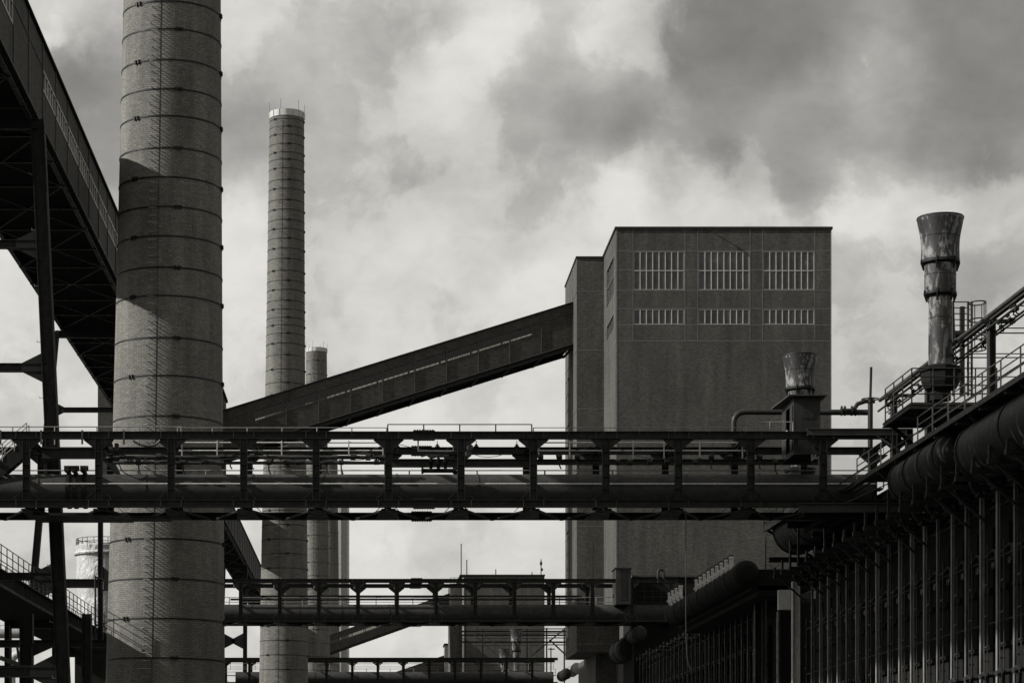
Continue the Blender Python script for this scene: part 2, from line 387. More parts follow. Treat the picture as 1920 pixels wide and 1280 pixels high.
# ---------------------------------------------------------------- brick coal tower
t = thing('brick_tower', 'huge windowed brick tower right of centre where the sloping conveyor ends', 'building', (39, F/17, 0))
k = 17.; Y0 = F/17; X = lambda px: (px-VX)/k; Zf = lambda py: EYE+(VY-py)/k
xa, xb = X(1155), X(1559); zt = Zf(430); zb = Zf(1130)
cols = [(1188.5, 1283), (1310, 1405), (1431.5, 1526.5)]; rows = [(471.5, 543, 2), (580, 607.5, 1)]
holes = [(X(a), X(b), Zf(d), Zf(c)) for a, b in cols for c, d, _ in rows]
mb = MB()
wall(mb, (0, Y0, 0), (1, 0, 0), (0, 0, 1), (0, -1, 0), xa, xb, zb, zt, holes, .3)
lh = [(2.5, 9.8, Zf(d), Zf(c)) for c, d, _ in rows]
wall(mb, (xa, Y0, 0), (0, 1, 0), (0, 0, 1), (-1, 0, 0), 0, 293-Y0, zb, zt, lh, .3)
mb.quad((xb, Y0, zb), (xb, 293, zb), (xb, 293, zt), (xb, Y0, zt)); mb.quad((xb, 293, zb), (xa, 293, zb), (xa, 293, zt), (xb, 293, zt))
mb.quad((xa, Y0, zt), (xb, Y0, zt), (xb, 293, zt), (xa, 293, zt)); mb.quad((xa, Y0, zb), (xa, 293, zb), (xb, 293, zb), (xb, Y0, zb))
build(mb, 'upper_wall', m_wall, t)
mb = MB(); mb.box(29.1, 50.6, Y0+.25, 292.7, 0, zb+.1); build(mb, 'lower_wall', m_wall, t)
mb = MB(); mb.box(24.2, 29.4, 265.9, 281.3, EYE+16.6, zt-.15); build(mb, 'side_bay', m_wall, t)
mb = MB(); mb.box(26.7, 29.3, 269, 291, 0, EYE+16.7); build(mb, 'bay_shaft', m_wall, t)
mb = MB(); mb.box(xa-.12, xb+.12, Y0-.12, 293.1, zt+.01, zt+.28); build(mb, 'roof_coping', m_roof, t)
mb = MB(); mb.box(24.1, 27.2, 265.8, 281.4, zt-.14, zt+.06); build(mb, 'bay_coping', m_roof, t)
for a, b in cols:
    for c, d, ny in rows:
        window(t, (0, Y0, 0), (1, 0, 0), (0, 0, 1), (0, -1, 0), (X(a), X(b), Zf(d), Zf(c)), 8, ny, m_light, m_tglass, .07, .08)
for h, (c, d, ny) in zip(lh, rows):
    window(t, (xa, Y0, 0), (0, 1, 0), (0, 0, 1), (-1, 0, 0), h, 4, ny, m_rib, m_tglass, .16)
mb = MB(); rb = .03
for px in (1187, 1284.5, 1308.5, 1406.5, 1430, 1528): mb.box(X(px)-rb, X(px)+rb, Y0-.016, Y0+.02, Zf(639), zt-.02)
for py in (470, 506, 544.5, 578.5, 609, 639):
    segs = [(xa, xb)]
    if py == 506: segs = [(xa, X(1188)), (X(1283.5), X(1309.5)), (X(1405.5), X(1431)), (X(1527), xb)]
    for a, b in segs: mb.box(a, b, Y0-.012, Y0+.02, Zf(py)-rb, Zf(py)+rb)
    mb.box(xa-.016, xa+.02, Y0+.05, 265.8, Zf(py)-rb, Zf(py)+rb)
for y in (255.3, 262.8): mb.box(xa-.012, xa+.02, y-rb, y+rb, Zf(639), zt-.02)
for px in (1156.5, 1558): mb.box(X(px)-.05, X(px)+.05, Y0-.02, Y0+.03, zb, zt-.02)
build(mb, 'facade_rib', m_rib, t)
mb = MB()
for z in [zt-4-6.8*i for i in range(7)]:
    mb.box(24.25, 27.3, 265.885, 265.93, z-.03, z+.03); mb.box(24.15, 24.22, 266, 281.2, z-.03, z+.03)
mb.box(24.14, 24.22, 271, 271.15, EYE+16.8, zt-.2)
build(mb, 'bay_rib', m_rib, t)
for zz0 in range(0, 5):
    z0 = EYE+19+zz0*6.4; window(t, (24.2, 0, 0), (0, 1, 0), (0, 0, 1), (-1, 0, 0), (276.2, 279.9, z0, z0+5.6), 2, 3, m_rib, m_tglass, -.04)
mb = MB(); mb.tube([(37.6, Y0-.1, zt-.1), (37.6, Y0-.62, zt-.05)], .06, 6); mb.beam((37.6, Y0-.62, zt), (37.6, Y0-.62, zt-.3), .2, .2); build(mb, 'roof_hoist_arm', m_steel, t)

# ---------------------------------------------------------------- conveyor galleries
def gallery(name, label, P0, P1, width, h, side, band, npan, npane, first=0, last=0, mat=m_gal, glass=m_glass, frame=m_rib2, extra=True, nobay=(), tf=.045, dp=.09):
    """P0,P1: top edge of the visible long wall; side: unit horizontal vector from that wall to the other"""
    P0, P1 = V(P0), V(P1); ax = P1-P0; Ln = ax.length; U = ax/Ln; Z = V((0, 0, 1)); Sd = V(side).normalized()
    org = (P0+P1)/2; t = thing(name, label, 'conveyor bridge', (org.x, org.y, 0), 'enclosed conveyor galleries')
    pl = Ln/npan; b0, b1 = band
    hs = [(i*pl+.12, (i+1)*pl-.08, -b1, -b0) for i in range(npan) if first <= i < npan-last and i not in nobay]
    mb = MB()
    wall(mb, P0, U, Z, -Sd, 0, Ln, -h, 0, hs, .15); Q = P0+Sd*width
    wall(mb, Q, U, Z, Sd, 0, Ln, -h, 0, hs, .15)
    # inner skins, ends
    wall(mb, P0+Sd*.15, U, Z, Sd, 0, Ln, -h, 0, hs, 0); wall(mb, Q-Sd*.15, U, Z, -Sd, 0, Ln, -h, 0, hs, 0)
    for p in (P0, P1): mb.quad(p, p+Sd*width, p+Sd*width-Z*h, p-Z*h)
    build(mb, 'wall', mat, t)
    mb = MB(); o = Sd*-.18
    mb.prism([P0+o+Z*.02, P0+Sd*(width+.18)+Z*.02, P0+Sd*(width+.18)+Z*.14, P0+Sd*width/2+Z*.38, P0+o+Z*.14], ax); build(mb, 'roof', m_roof, t)
    mb = MB(); mb.prism([P0-Z*(h-.02)+Sd*.02, P0-Z*(h-.02)+Sd*(width-.02), P0-Z*(h+.08)+Sd*(width-.02), P0-Z*(h+.08)+Sd*.02], ax); build(mb, 'floor', m_dark, t)
    for (a, b, c, d) in hs:
        window(t, P0, U, Z, -Sd, (a, b, c, d), npane, 1, frame, glass, dp, tf)
        window(t, Q, U, Z, Sd, (a, b, c, d), npane, 1, frame, glass, dp, tf)
    mb = MB()
    for i in range(npan+1):
        p = P0+U*i*pl-Sd*.03; mb.beam(p-Z*.02, p-Z*h, .09, .09, Sd)
    mb.beam(P0-Z*(h-.05)-Sd*.04, P1-Z*(h-.05)-Sd*.04, .1, .12); mb.beam(P0-Z*(b0-.1)-Sd*.02, P1-Z*(b0-.1)-Sd*.02, .05, .06)
    build(mb, 'wall_rib', m_rib2 if extra else mat, t)
    mb = MB(); zb_ = -Z*(h+.28)
    for q in (0.25, width-.25): mb.ibeam(P0+Sd*q+zb_, P1+Sd*q+zb_, .3, .38)
    for i in range(npan+1):
        p = P0+U*i*pl+zb_-Z*.12; mb.ibeam(p+Sd*.1, p+Sd*(width-.1), .2, .26)
    for i in range(0, npan-1, 2):
        a = P0+U*i*pl+zb_-Z*.2; b = P0+U*(i+2)*pl+zb_-Z*.2
        mb.beam(a+Sd*.3, b+Sd*(width-.3), .1, .08); mb.beam(a+Sd*(width-.3), b+Sd*.3-Z*.01, .1, .08)
    build(mb, 'floor_truss', m_steel2, t)
    return t
XR, XL = -19.6, -26.3; GZt, GZb = EYE+45.25, EYE+40.1
gallery('conveyor_gallery', 'dark conveyor gallery crossing the upper left corner on leaning steel legs', (XR, 80.9, GZt), (XR, 257.8, GZt), XR-XL, GZt-GZb, (-1, 0, 0), (1.6, 2.75), 31, 5, nobay=(8, 9, 30), frame=m_light, tf=.13, dp=.03)
gp0 = P(416, 771.2, 266); gp1 = P(1074.3, 568, 270.2); sd = V((gp1.y-gp0.y, -(gp1.x-gp0.x), 0)).normalized()*-1
gallery('conveyor_gallery', 'sloping conveyor gallery rising right to the huge brick tower, bright line under its windows', gp0, gp1, 6.2, 4.85, sd, (1.15, 2.28), 11, 6, first=1, last=1)
gallery('conveyor_gallery', 'conveyor gallery seen under the nearest bridge between the two big chimneys', (-20.8, 275.3, EYE+44.3), (-20.8, 587, EYE+44.3), 4., 4.5, (-1, 0, 0), (1.2, 2.2), 42, 3, first=42)
# junction house between them
t = thing('junction_house', 'brick house hidden behind the nearest chimney, only its left strip showing', 'building', (-22, 243, 0))
mb = MB(); mb.box(-30.4, -17, 258, 275, EYE+33, EYE+47); build(mb, 'wall', m_gal, t)
mb = MB(); mb.box(-30.6, -16.8, 257.9, 275.2, EYE+47.01, EYE+47.3); build(mb, 'roof', m_roof, t)
mb = MB()
for x in (-19.5, -17.4):
    for y in (259.5, 273): mb.ibeam((x, y, 0), (x, y, EYE+33), .5, .5, (1, 0, 0), .05)
build(mb, 'leg', m_steel, t)

# ---------------------------------------------------------------- trestles under the galleries
def ladder_side(mb, p0, p1, dx, sp=.9):
    p0, p1 = V(p0), V(p1); n = int((p1-p0).length/sp)
    for i in range(n):
        p = p0.lerp(p1, i/n); mb.tube([p, p+V((dx, 0, 0)), p+V((dx, 0, .12))], .02, 5)
def trestle(label, Y, zt, xl, xr, sl, sr, bars, w=.8, leg2=0, gus=1., near=True, dpt=.6):
    t = thing('steel_trestle', label, 'trestle', ((xl+xr)/2, Y, 0), 'leaning steel trestles under the galleries')
    ax = lambda z, s: (xl-sl*(zt-z)) if s < 0 else (xr+sr*(zt-z))
    for s in (-1, 1):
        mb = MB(); mb.ibeam((ax(0, s), Y, 0), (ax(zt, s), Y, zt), dpt, w, (1, 0, 0), .06)
        l = build(mb, 'leg', m_steel, t)
        if near:
            mb = MB(); e = w/2*(-s)
            ladder_side(mb, (ax(2, s)+e, Y-.2, 2), (ax(zt, s)+e, Y-.2, zt), -s*.2, 3.1); build(mb, 'step_iron', m_rail, l)
    for z, hh in bars:
        mb = MB(); mb.ibeam((ax(z, -1), Y+.05, z), (ax(z, 1), Y+.05, z), .35, hh, t=.04)
        b = build(mb, 'crossbeam', m_steel, t)
        if gus:
            mb = MB()
            for s in (-1, 1):
                x = ax(z, s); mb.prism([(x, Y-.08, z+hh*2.1*gus), (x-s*hh*3.2*gus, Y-.08, z+hh/2), (x-s*hh*3.2*gus, Y-.08, z-hh/2), (x, Y-.08, z-hh*2.1*gus)], (0, .05, 0))
            build(mb, 'gusset', m_steel, b)
    mb = MB(); mb.ibeam((xl, Y, zt-.3), (xr, Y, zt-.3), .4, .6); build(mb, 'cap_beam', m_steel, t)
    return t
k = F/134.3
trestle('nearest leaning steel trestle, its thick right leg running the full height at left', 134.3, GZb-.55, -26.5, -19.35, .046, .046, [(zr(458, k), .5), (zr(689, k), .5), (zr(1080, k), .45), (zr(1259, k), .6)])
k = 22.
trestle('steel trestle behind the first one, its thin left leg beside the big chimney', 195.5, GZb-.55, -26.6, -19.6, .089, .06, [(zr(768, k), .42), (zr(1093, k), .75)], w=.6, near=False, dpt=.4)
trestle('distant steel trestle right of the nearest chimney above the lowest bridge', 391, EYE+39.2, -24.6, -20.9, .03, -.004, [(zr(1201, 11), .6)], w=.7, gus=1.2, near=False)
mb = MB(); mb.ibeam((-22.8, 195.5, 0), (-22.8, 195.5, EYE+28.8), .45, .42, (1, 0, 0), .05)
mb.prism([(-22.7, 195.3, EYE+19.6), (-21.4, 195.3, EYE+18.4), (-21.4, 195.3, EYE+17.4), (-22.7, 195.3, EYE+17.4)], (0, .05, 0))
tag(build(mb, 'steel_column', m_steel, loc=(-22.8, 195.5, 0)), 'upright steel column between the thick leaning leg and the nearest chimney', 'column')

# ---------------------------------------------------------------- pipe bridges
def hx(mb, p, n, sp, r=.03, up=.07):        # a row of bolts
    for i in range(n): q = V(p)+V((i*sp, 0, 0)); mb.tube([q-V((0, 0, up)), q+V((0, 0, up))], r, 6)
def bridge(label, Y0, zt, zb, posts, x0, x1, depth=5.7, hc=.41, big=True, bolts_x=None, sc=1.):
    Y1 = Y0+depth
    t = thing('pipe_bridge', label, 'pipe bridge', ((x0+x1)/2, Y0, 0), 'steel pipe bridges')
    for y, sg in ((Y0, -1), (Y1, 1)):
        a = MB(); a.ibeam((x0, y, zt-hc/2), (x1, y, zt-hc/2), .32, hc, t=.035); tc_ = build(a, 'top_chord', m_steel, t)
        a = MB(); a.ibeam((x0, y, zb+hc/2), (x1, y, zb+hc/2), .32, hc, t=.035); bc_ = build(a, 'bottom_chord', m_steel, t)
        st_ = MB(); sb_ = MB()
        for x in posts:
            for d in (-.56, .56):
                st_.beam((x+d, y-.155, zt-.03), (x+d, y-.155, zt-hc+.03), .03, .03); sb_.beam((x+d, y-.155, zb+.03), (x+d, y-.155, zb+hc-.03), .03, .03)
        build(st_, 'stiffener', m_edge, tc_); build(sb_, 'stiffener', m_edge, bc_)
        for x in posts:
            a = MB(); a.ibeam((x, y, zb+hc), (x, y, zt-hc), .3, .40, (1, 0, 0), .035)
            z = zb+hc+.6
            while z < zt-hc-.3: a.beam((x-.17, y-.02, z), (x+.17, y-.02, z), .26, .03); z += .68
            p = build(a, 'post', m_steel, t)
            a = MB()
            for s in (-1, 1):
                for zc, d in ((zt-hc, -1), (zb+hc, 1)):
                    g1 = .62 if d < 0 else .5
                    q = [(x+s*.2, y-.01, zc), (x+s*(.2+g1), y-.01, zc), (x+s*(.2+g1), y-.01, zc+d*.05), (x+s*.2, y-.01, zc+d*.55)]
                    a.prism(q, (0, .02, 0)) if d < 0 else None
                    a.beam((x+s*(.2+g1), y, zc+d*.05), (x+s*.2, y, zc+d*.55), .18, .03, (0, 0, 1))
            build(a, 'knee_plate', m_edge if not big else m_steel2, p)
    a = MB()
    for x in posts:
        a.ibeam((x, Y0+.16, zb+.15), (x, Y1-.16, zb+.15), .3, .28); 
    build(a, 'floor_beam', m_steel, t)
    a = MB()
    for x in posts: a.ibeam((x, Y0+.16, zt-.2), (x, Y1-.16, zt-.2), .22, .24)
    build(a, 'roof_beam', m_steel, t)
    a = MB()
    for i, (p, q) in enumerate(zip(posts, posts[1:])):
        m = (p+q)/2
        for u, v in (((p, Y0+.3), (m, Y1-.3)), ((m, Y1-.3), (q, Y0+.3))): a.beam((*u, zb-.03), (*v, zb-.03), .14, .1)
    for x in posts:                           # gusset trapezes on the far bottom chord
        a.prism([(x-.7, Y1-.1, zb-.02), (x+.7, Y1-.1, zb-.02), (x+.38, Y0+.4, zb-.02), (x-.38, Y0+.4, zb-.02)], (0, 0, .02))
    build(a, 'wind_bracing', m_steel, t)
    a = MB(); wz = zt-2.5
    a.box(x0, x1, Y1-1.35, Y1-.3, wz-.09, wz); w_ = build(a, 'walkway', m_steel2, t)
    a = MB(); railing(a, [(x0, Y1-1.35, wz), (x1, Y1-1.35, wz)], .98, 3.8, .035, (.5,), .045); build(a, 'handrail', m_rail, w_)
    if bolts_x is not None:
        a = MB()
        for z in (zt+.04, zt-hc-.04, zb+hc+.04, zb-.04):
            hx(a, (bolts_x, Y0-.1, z), 8, .14); hx(a, (bolts_x, Y1, z), 8, .14)
            for y in (Y0, Y1): a.box(bolts_x-.1, bolts_x+1.1, y-.17, y+.17, z-.02, z+.02)
        build(a, 'splice_bolts', m_steel, t)
    return t
def pipe_x(label, Y, z, r, x0, x1, mat, name='gas_pipe', joints=None, cat='pipe', group=None, loc=None):
    t = thing(name, label, cat, ((x0+x1)/2, Y, z-r), group)
    mb = MB(); mb.tube([(x0, Y, z), (x1, Y, z)], r, 40 if r > .3 else 12); build(mb, 'pipe_body', mat, t, smooth=True)
    if joints:
        mb = MB()
        for x in joints: mb.tube([(x-.05, Y, z), (x+.05, Y, z)], r+.035, 40)
        build(mb, 'joint_ring', mat, t, smooth=True)
    return t
GP = 'pipes carried by the bridges'
# nearest bridge
k = 34.; DB = F/k; X = lambda px: (px-VX)/k
posts1 = [X(457+135.8*i) for i in range(-4, 10)]
zt1, zb1 = zr(809, k), zr(951, k)
b1 = bridge('nearest steel pipe bridge spanning the whole picture in front of the big chimney', DB, zt1, zb1, posts1[:-1]+[X(1680)], X(-150), X(1690), bolts_x=X(778))
pipe_x('fat gas pipe lying inside the nearest bridge', DB+2.9, EYE+17.16, .92, X(-150), X(1650), m_pipe, joints=[X(p) for p in (60, 265, 470, 605, 745, 900, 1090, 1170, 1300, 1440)], group=GP)
pipe_x('thin bright pipe clipped along the front of the fat nearest gas pipe', DB+1.8, EYE+17.4, .045, X(70), X(1655), m_light, group=GP)
for py, rr, lab in ((857, .11, 'upper of two small pipes above the fat pipe on the nearest bridge'), (867.5, .09, 'lower of two small pipes above the fat pipe on the nearest bridge')):
    kk = F/(DB+1.9); pipe_x(lab, DB+1.9, EYE+(VY-py)/kk, rr, X(205), X(729), m_pipe, group=GP)
kk = F/(DB+3.9)
for py, h, a, b, lab in ((868, .46, 729, 1001, 'thick beam hanging low in the middle of the nearest bridge'), (850, .6, 60, 185, 'deep plate girder in the left bays of the nearest bridge'), (866, .3, 1001, 1560, 'flat tray above the fat pipe in the right bays of the nearest bridge')):
    mb = MB(); mb.ibeam((X(a), DB+3.9, EYE+(VY-py)/kk), (X(b), DB+3.9, EYE+(VY-py)/kk), .3, h)
    tag(build(mb, 'steel_girder', m_steel2, loc=(X(a), DB+3.9, EYE+(VY-py)/kk)), lab, 'girder')
# hand rails on top of the nearest bridge
mb = MB(); railing(mb, [(X(-150), DB+2.4, zt1-.35), (X(333), DB+2.4, zt1-.35)], 1.0, 2.3, .03, (), .035)
h1 = build(mb, 'top_handrail', m_rail, b1)
mb = MB(); railing(mb, [(X(333), DB, zt1-.1), (X(725), DB, zt1-.1)], .32, 1.85, .025, (), .035); build(mb, 'top_handrail', m_rail, b1)
mb = MB(); railing(mb, [(X(727), DB, zt1-.1), (X(997), DB, zt1-.1)], .5, 1.95, .03, (), .035); build(mb, 'top_handrail', m_steel, b1)
mb = MB(); railing(mb, [(X(1000), DB, zt1-.1), (X(1397), DB, zt1-.1)], .32, 1.85, .022, (), .03); build(mb, 'top_handrail', m_rail, b1)
mb = MB(); railing(mb, [(X(1403), DB+.5, zt1-.1), (X(1490), DB+.5, zt1-.1)], .72, 1.2, .025, (), .03); build(mb, 'top_handrail', m_rail, b1)
mb = MB()
for px in (2, 78, 155, 233): mb.beam((X(px), DB-.2, zt1+.05), (X(px), DB-.2, zt1-.72), .08, .1)
build(mb, 'hanger_strap', m_edge, b1)
for (a, b, st_x) in ((335, 719, (341, 407, 528, 654, 718)), (1004, 1398, (1010, 1068, 1187, 1245, 1312, 1392))):
    mb = MB(); yy = DB+3.
    for py in (829.5, 844.5): mb.tube([P(a, py, yy), P(b, py, yy)], .045, 6)
    for px in st_x: mb.beam(P(px, 826, yy-.05), P(px, 859, yy-.05), .09, .07, (1, 0, 0))
    build(mb, 'inner_handrail', m_light, b1)
# stair at the left end
t = thing('steel_stair', 'steel stair flight at the far left end of the nearest bridge', 'stair', P(10, 900, DB+2.4))
a0, a1 = P(-60, 935, DB+2.4), P(52, 838, DB+2.4)
mb = MB()
for dy in (-.4, .4): mb.beam(a0+V((0, dy, 0)), a1+V((0, dy, 0)), .08, .75)
build(mb, 'stringer', m_steel, t)
mb = MB()
for i in range(14):
    p = a0.lerp(a1, (i+.5)/14); mb.box(p.x-.15, p.x+.15, p.y-.36, p.y+.36, p.z-.02, p.z+.02)
build(mb, 'tread', m_steel2, t)
mb = MB()
for dy in (-.45, .45): railing(mb, [a0+V((0, dy, .3)), a1+V((0, dy, .3))], 1.0, .9, .03, (.5,), .03)
build(mb, 'handrail', m_rail, t)
# hoist and lamps in the middle bay
t = thing('pipe_clamp_trolley', 'black trolley with rollers lying on the fat pipe in the middle bay', 'trolley', P(820, 890, DB+1.5))
mb = MB(); mb.tube([P(791, 882, DB+1.5), P(853, 882, DB+1.5)], .12, 12); mb.tube([P(790, 882, DB+1.5), P(794, 882, DB+1.5)], .18, 12); mb.tube([P(849, 882, DB+1.5), P(855, 882, DB+1.5)], .17, 12); build(mb, 'roller', m_dark, t, smooth=True)
mb = MB()
for px in (808, 822, 835): mb.tube([P(px, 880, DB+1.5), P(px, 858, DB+1.5)], .09, 8); mb.lathe([(.0, -.1), (.14, -.1), (.14, .1), (0, .1)], P(px, 866, DB+1.5), 10)
build(mb, 'hanger', m_dark, t)
mb = MB(); mb.tube([P(790, 856, DB+.5), P(800, 852, DB+.5), P(812, 858, DB+.5), P(828, 853, DB+.5), P(840, 860, DB+.5), P(850, 856, DB+.5)], .05, 6); mb.box(P(802, 858, DB+1.5).x, P(842, 0, DB).x, DB+.5, DB+.8, P(0, 861, DB+1.5).z, P(0, 857, DB+1.5).z); build(mb, 'hose', m_cable, t)
def floodlight(p, label, s=1.):
    t = thing('floodlight', label, 'lamp', p, 'floodlights on the nearest bridge'); p = V(p)
    mb = MB(); mb.tube([p+V((0, .18, 0))*s, p, p+V((.06, -.16, 0))*s], [.10*s, .15*s, .17*s], 12); build(mb, 'lamp_housing', m_edge, t, smooth=True)
    mb = MB(); mb.beam(p+V((-.3, .1, 0))*s, p+V((0, .1, 0))*s, .05, .05); build(mb, 'bracket', m_steel, t)
floodlight(P(880, 839, DB-.2), 'upper round floodlight beside the post right of the middle bay')
floodlight(P(877, 851, DB-.2), 'lower round floodlight beside the post right of the middle bay')
mb = MB()
mb.tube([P(784, 825, DB+.2), P(784, 845, DB+.2), P(850, 845, DB+.2), P(850, 825, DB+.2)], .045, 6)
tag(build(mb, 'hanging_frame', m_light, loc=P(817, 845, DB+.2)), 'pale U-shaped frame hanging in the middle bay of the nearest bridge', 'frame')
for i, px in enumerate((745, 820, 893, 969)):
    t = thing('insulator', ['insulator drop hanging first from the left', 'insulator drop hanging second from the left', 'insulator drop hanging third from the left', 'insulator drop hanging last from the left'][i]+' in the middle bays', 'insulator', P(px, 832, DB+.9), 'insulators hanging in the middle bays')
    mb = MB(); p = P(px, 826, DB+.9); mb.lathe([(.0, 0), (.02, 0), (.02, -.18), (.1, -.2), (.06, -.26), (.14, -.3), (.14, -.36), (.05, -.4), (0, -.4)], p, 10); build(mb, 'insulator_body', m_steel, t)
# loose cables
def cable(pts, r, label, mat=m_cable, name='cable'):
    P_ = [V(p) for p in pts]; out = []
    for a, b, c, d in zip([P_[0]]+P_[:-2], P_[:-1], P_[1:], P_[2:]+[P_[-1]]):
        for i in range(6):
            u = i/6; out.append(.5*((2*b)+(c-a)*u+(2*a-5*b+4*c-d)*u*u+(3*b-a-3*c+d)*u**3))
    out.append(P_[-1]); mb = MB(); mb.tube(out, r, 6); return tag(build(mb, name, mat, loc=P_[0], smooth=True), label, 'cable')
d_ = DB-.4
cable([P(250, 826, d_), P(262, 833, d_), P(280, 836, d_), P(293, 832, d_), P(300, 825, d_)], .07, 'thick black cable sagging under the nearest bridge beam left of centre')
cable([P(224, 870, d_+1), P(229, 882, d_+1), P(245, 892, d_+1), P(262, 897, d_+1), P(280, 890, d_+1)], .03, 'thin cable looping down across the chimney brickwork')
cable([P(1286, 952, d_), P(1286, 1050, d_), P(1286, 1160, d_), P(1287, 1210, d_), P(1290, 1240, d_), P(1297, 1257, d_)], .024, 'long pale hose hanging straight down from the nearest bridge', m_edge, 'hose')
cable([P(880, 848, d_+.6), P(905, 856, d_+.6), P(930, 855, d_+.6), P(950, 849, d_+.6)], .018, 'thin wire slung between floodlight and beam')
cable([P(665, 853, d_+1), P(690, 846, d_+1), P(720, 834, d_+1)], .03, 'rope rising right to the post left of the middle bay')
# flanges/valves on the left of the pipe
for px, lab in ((130, 'leftmost of three clamp collars on the fat pipe at left'), (143, 'middle of three clamp collars on the fat pipe at left'), (160, 'rightmost of three clamp collars on the fat pipe at left')):
    c = P(px, 0, DB+2.9); mb = MB(); mb.lathe([(.9, -.1), (1.02, -.1), (1.02, .1), (.9, .1)], (0, 0, 0), 32, True)
    mb.v = [V((v.z, v.x, v.y)) for v in mb.v]
    mb.v = [V((c.x+v.x, DB+2.9+v.y, EYE+17.16+v.z)) for v in mb.v]
    mb.box(c.x-.14, c.x+.14, DB+2.45, DB+1.65, EYE+18.1, EYE+18.4); mb.tube([(c.x-.16, DB+2.9, EYE+18.42), (c.x+.16, DB+2.9, EYE+18.42)], .16, 10)
    tag(build(mb, 'clamp_collar', m_steel, loc=(c.x, DB+2.9, EYE+15.9)), lab, 'pipe clamp', 'clamp collars on the fat pipe')
# cluttered valve gear at the second post
t = thing('valve_gear', 'cluster of valves and boxes beside the second post from the left', 'valve', P(205, 850, DB+.8))
mb = MB(); mb.box(*[P(204, 0, DB+.5).x, P(211, 0, DB+.5).x], DB+.4, DB+.8, P(0, 846, DB+.5).z, P(0, 832, DB+.5).z); mb.box(P(215, 0, DB+.5).x, P(222, 0, DB+.5).x, DB+.4, DB+.8, P(0, 845, DB+.5).z, P(0, 831, DB+.5).z); build(mb, 'switch_box', m_edge, t)
mb = MB(); mb.tube([P(196, 846, DB+.8), P(203, 852, DB+.8), P(222, 852, DB+.8), P(224, 840, DB+.8)], .07, 8); mb.lathe([(.1, -.05), (.28, -.05), (.28, .05), (.1, .05)], P(208, 858, DB+.8), 16); build(mb, 'valve_body', m_steel, t)
mb = MB(); mb.prism([P(197, 866, DB+.8), P(215, 888, DB+.8), P(226, 888, DB+.8), P(216, 868, DB+.8)], (0, .2, 0)); build(mb, 'bracket', m_steel, t)
mb = MB(); mb.box(P(52, 0, DB).x, P(232, 0, DB).x, DB+1.9, DB+5.4, zb1-.2, zb1-.06); mb.ibeam(P(245, 972, DB+.3), P(322, 972, DB+.3), .3, .3)
tag(build(mb, 'service_platform', m_steel, loc=P(140, 965, DB+1)), 'dark platform slung under the left bays of the nearest bridge', 'platform')

random.seed(21)
t = thing('pipe_fittings', 'valves, brackets and drop legs fixed along the small pipes of the nearest bridge', 'fittings', (X(465), DB+1.9, EYE+19))
mb = MB()
for px in (232, 262, 276, 300, 345, 385, 418, 433, 474, 505, 540, 560, 613, 640, 662, 690, 706, 1012, 1047, 1080, 1155, 1178, 1215, 1247, 1300, 1330, 1365, 1420, 1450):
    x = X(px)*1.02; y = DB+1.9; z = zr(random.choice((857, 867)), F/(DB+1.9)); mb.g()
    h = random.uniform(.1, .3); mb.beam((x-.1, y-.12, z-.1), (x+random.uniform(-.2, .3), y-.12, z+h), .08, .12)
    mb.tube([(x-.14, y-.14, z), (x+.14, y-.14, z)], random.uniform(.12, .2), 8)
    if random.random() < .5: mb.tube([(x, y, z), (x, y, z-random.uniform(.3, .6)), (x+.1, y, z-.65)], .04, 6)
build(mb, 'fitting', m_steel2, t)
for (a, b, y0, y1, sg) in ((330, 452, 846, 858, 9), (470, 590, 838, 862, 14), (604, 724, 862, 850, 8), (740, 860, 830, 846, 7), (1008, 1130, 846, 828, 10), (1150, 1265, 836, 858, 12)):
    pa, pb = P(a, y0, DB+1.2), P(b, y1, DB+1.2)
    cable([pa, pa.lerp(pb, .3)-V((0, 0, sg*.02)), pa.lerp(pb, .65)-V((0, 0, sg*.025)), pb], .018, {330: 'thin slack cable in the bay over the big chimney', 470: 'slack cable in the bay over the tall slender chimney', 604: 'slack cable in the bay left of the middle bays', 740: 'slack cable in the bay with the pale hanging frame', 1008: 'slack cable before the side bay of the brick tower', 1150: 'slack cable low in front of the brick tower front'}[a])
# second bridge
k = 18.3; D2 = F/k; X = lambda px: (px-VX)/k
zt2, zb2 = zr(1084.5, k), zr(1165, k)
posts2 = [X(598+73.25*i) for i in range(-3, 9)]+[X(1258)]
b2 = bridge('second steel pipe bridge, low in the picture in front of the brick tower', D2, zt2, zb2, posts2, X(355), X(1266), big=False, bolts_x=X(772))
pipe_x('fat gas pipe lying inside the second bridge', D2+2.9, EYE+(VY-1133)/18.05-.9, .9, X(360), X(1262), m_pipe, joints=[X(p) for p in (470, 560, 640, 730, 822, 948, 1040)], group=GP)
kk = F/(D2+1.9); pipe_x('small pipe above the fat pipe on the second bridge', D2+1.9, EYE+(VY-1123)/kk, .11, X(430), X(1100), m_steel2, group=GP)
mb = MB(); railing(mb, [(X(360), D2+2.4, zt2-.8), (X(1120), D2+2.4, zt2-.8)], .9, 4, .025, (), .035); build(mb, 'top_handrail', m_rail, b2)
mb = MB(); mb.ibeam((X(450), D2+5, EYE+(VY-1116)/18), (X(1100), D2+5, EYE+(VY-1116)/18), .2, .25); build(mb, 'side_tray', m_steel2, b2)
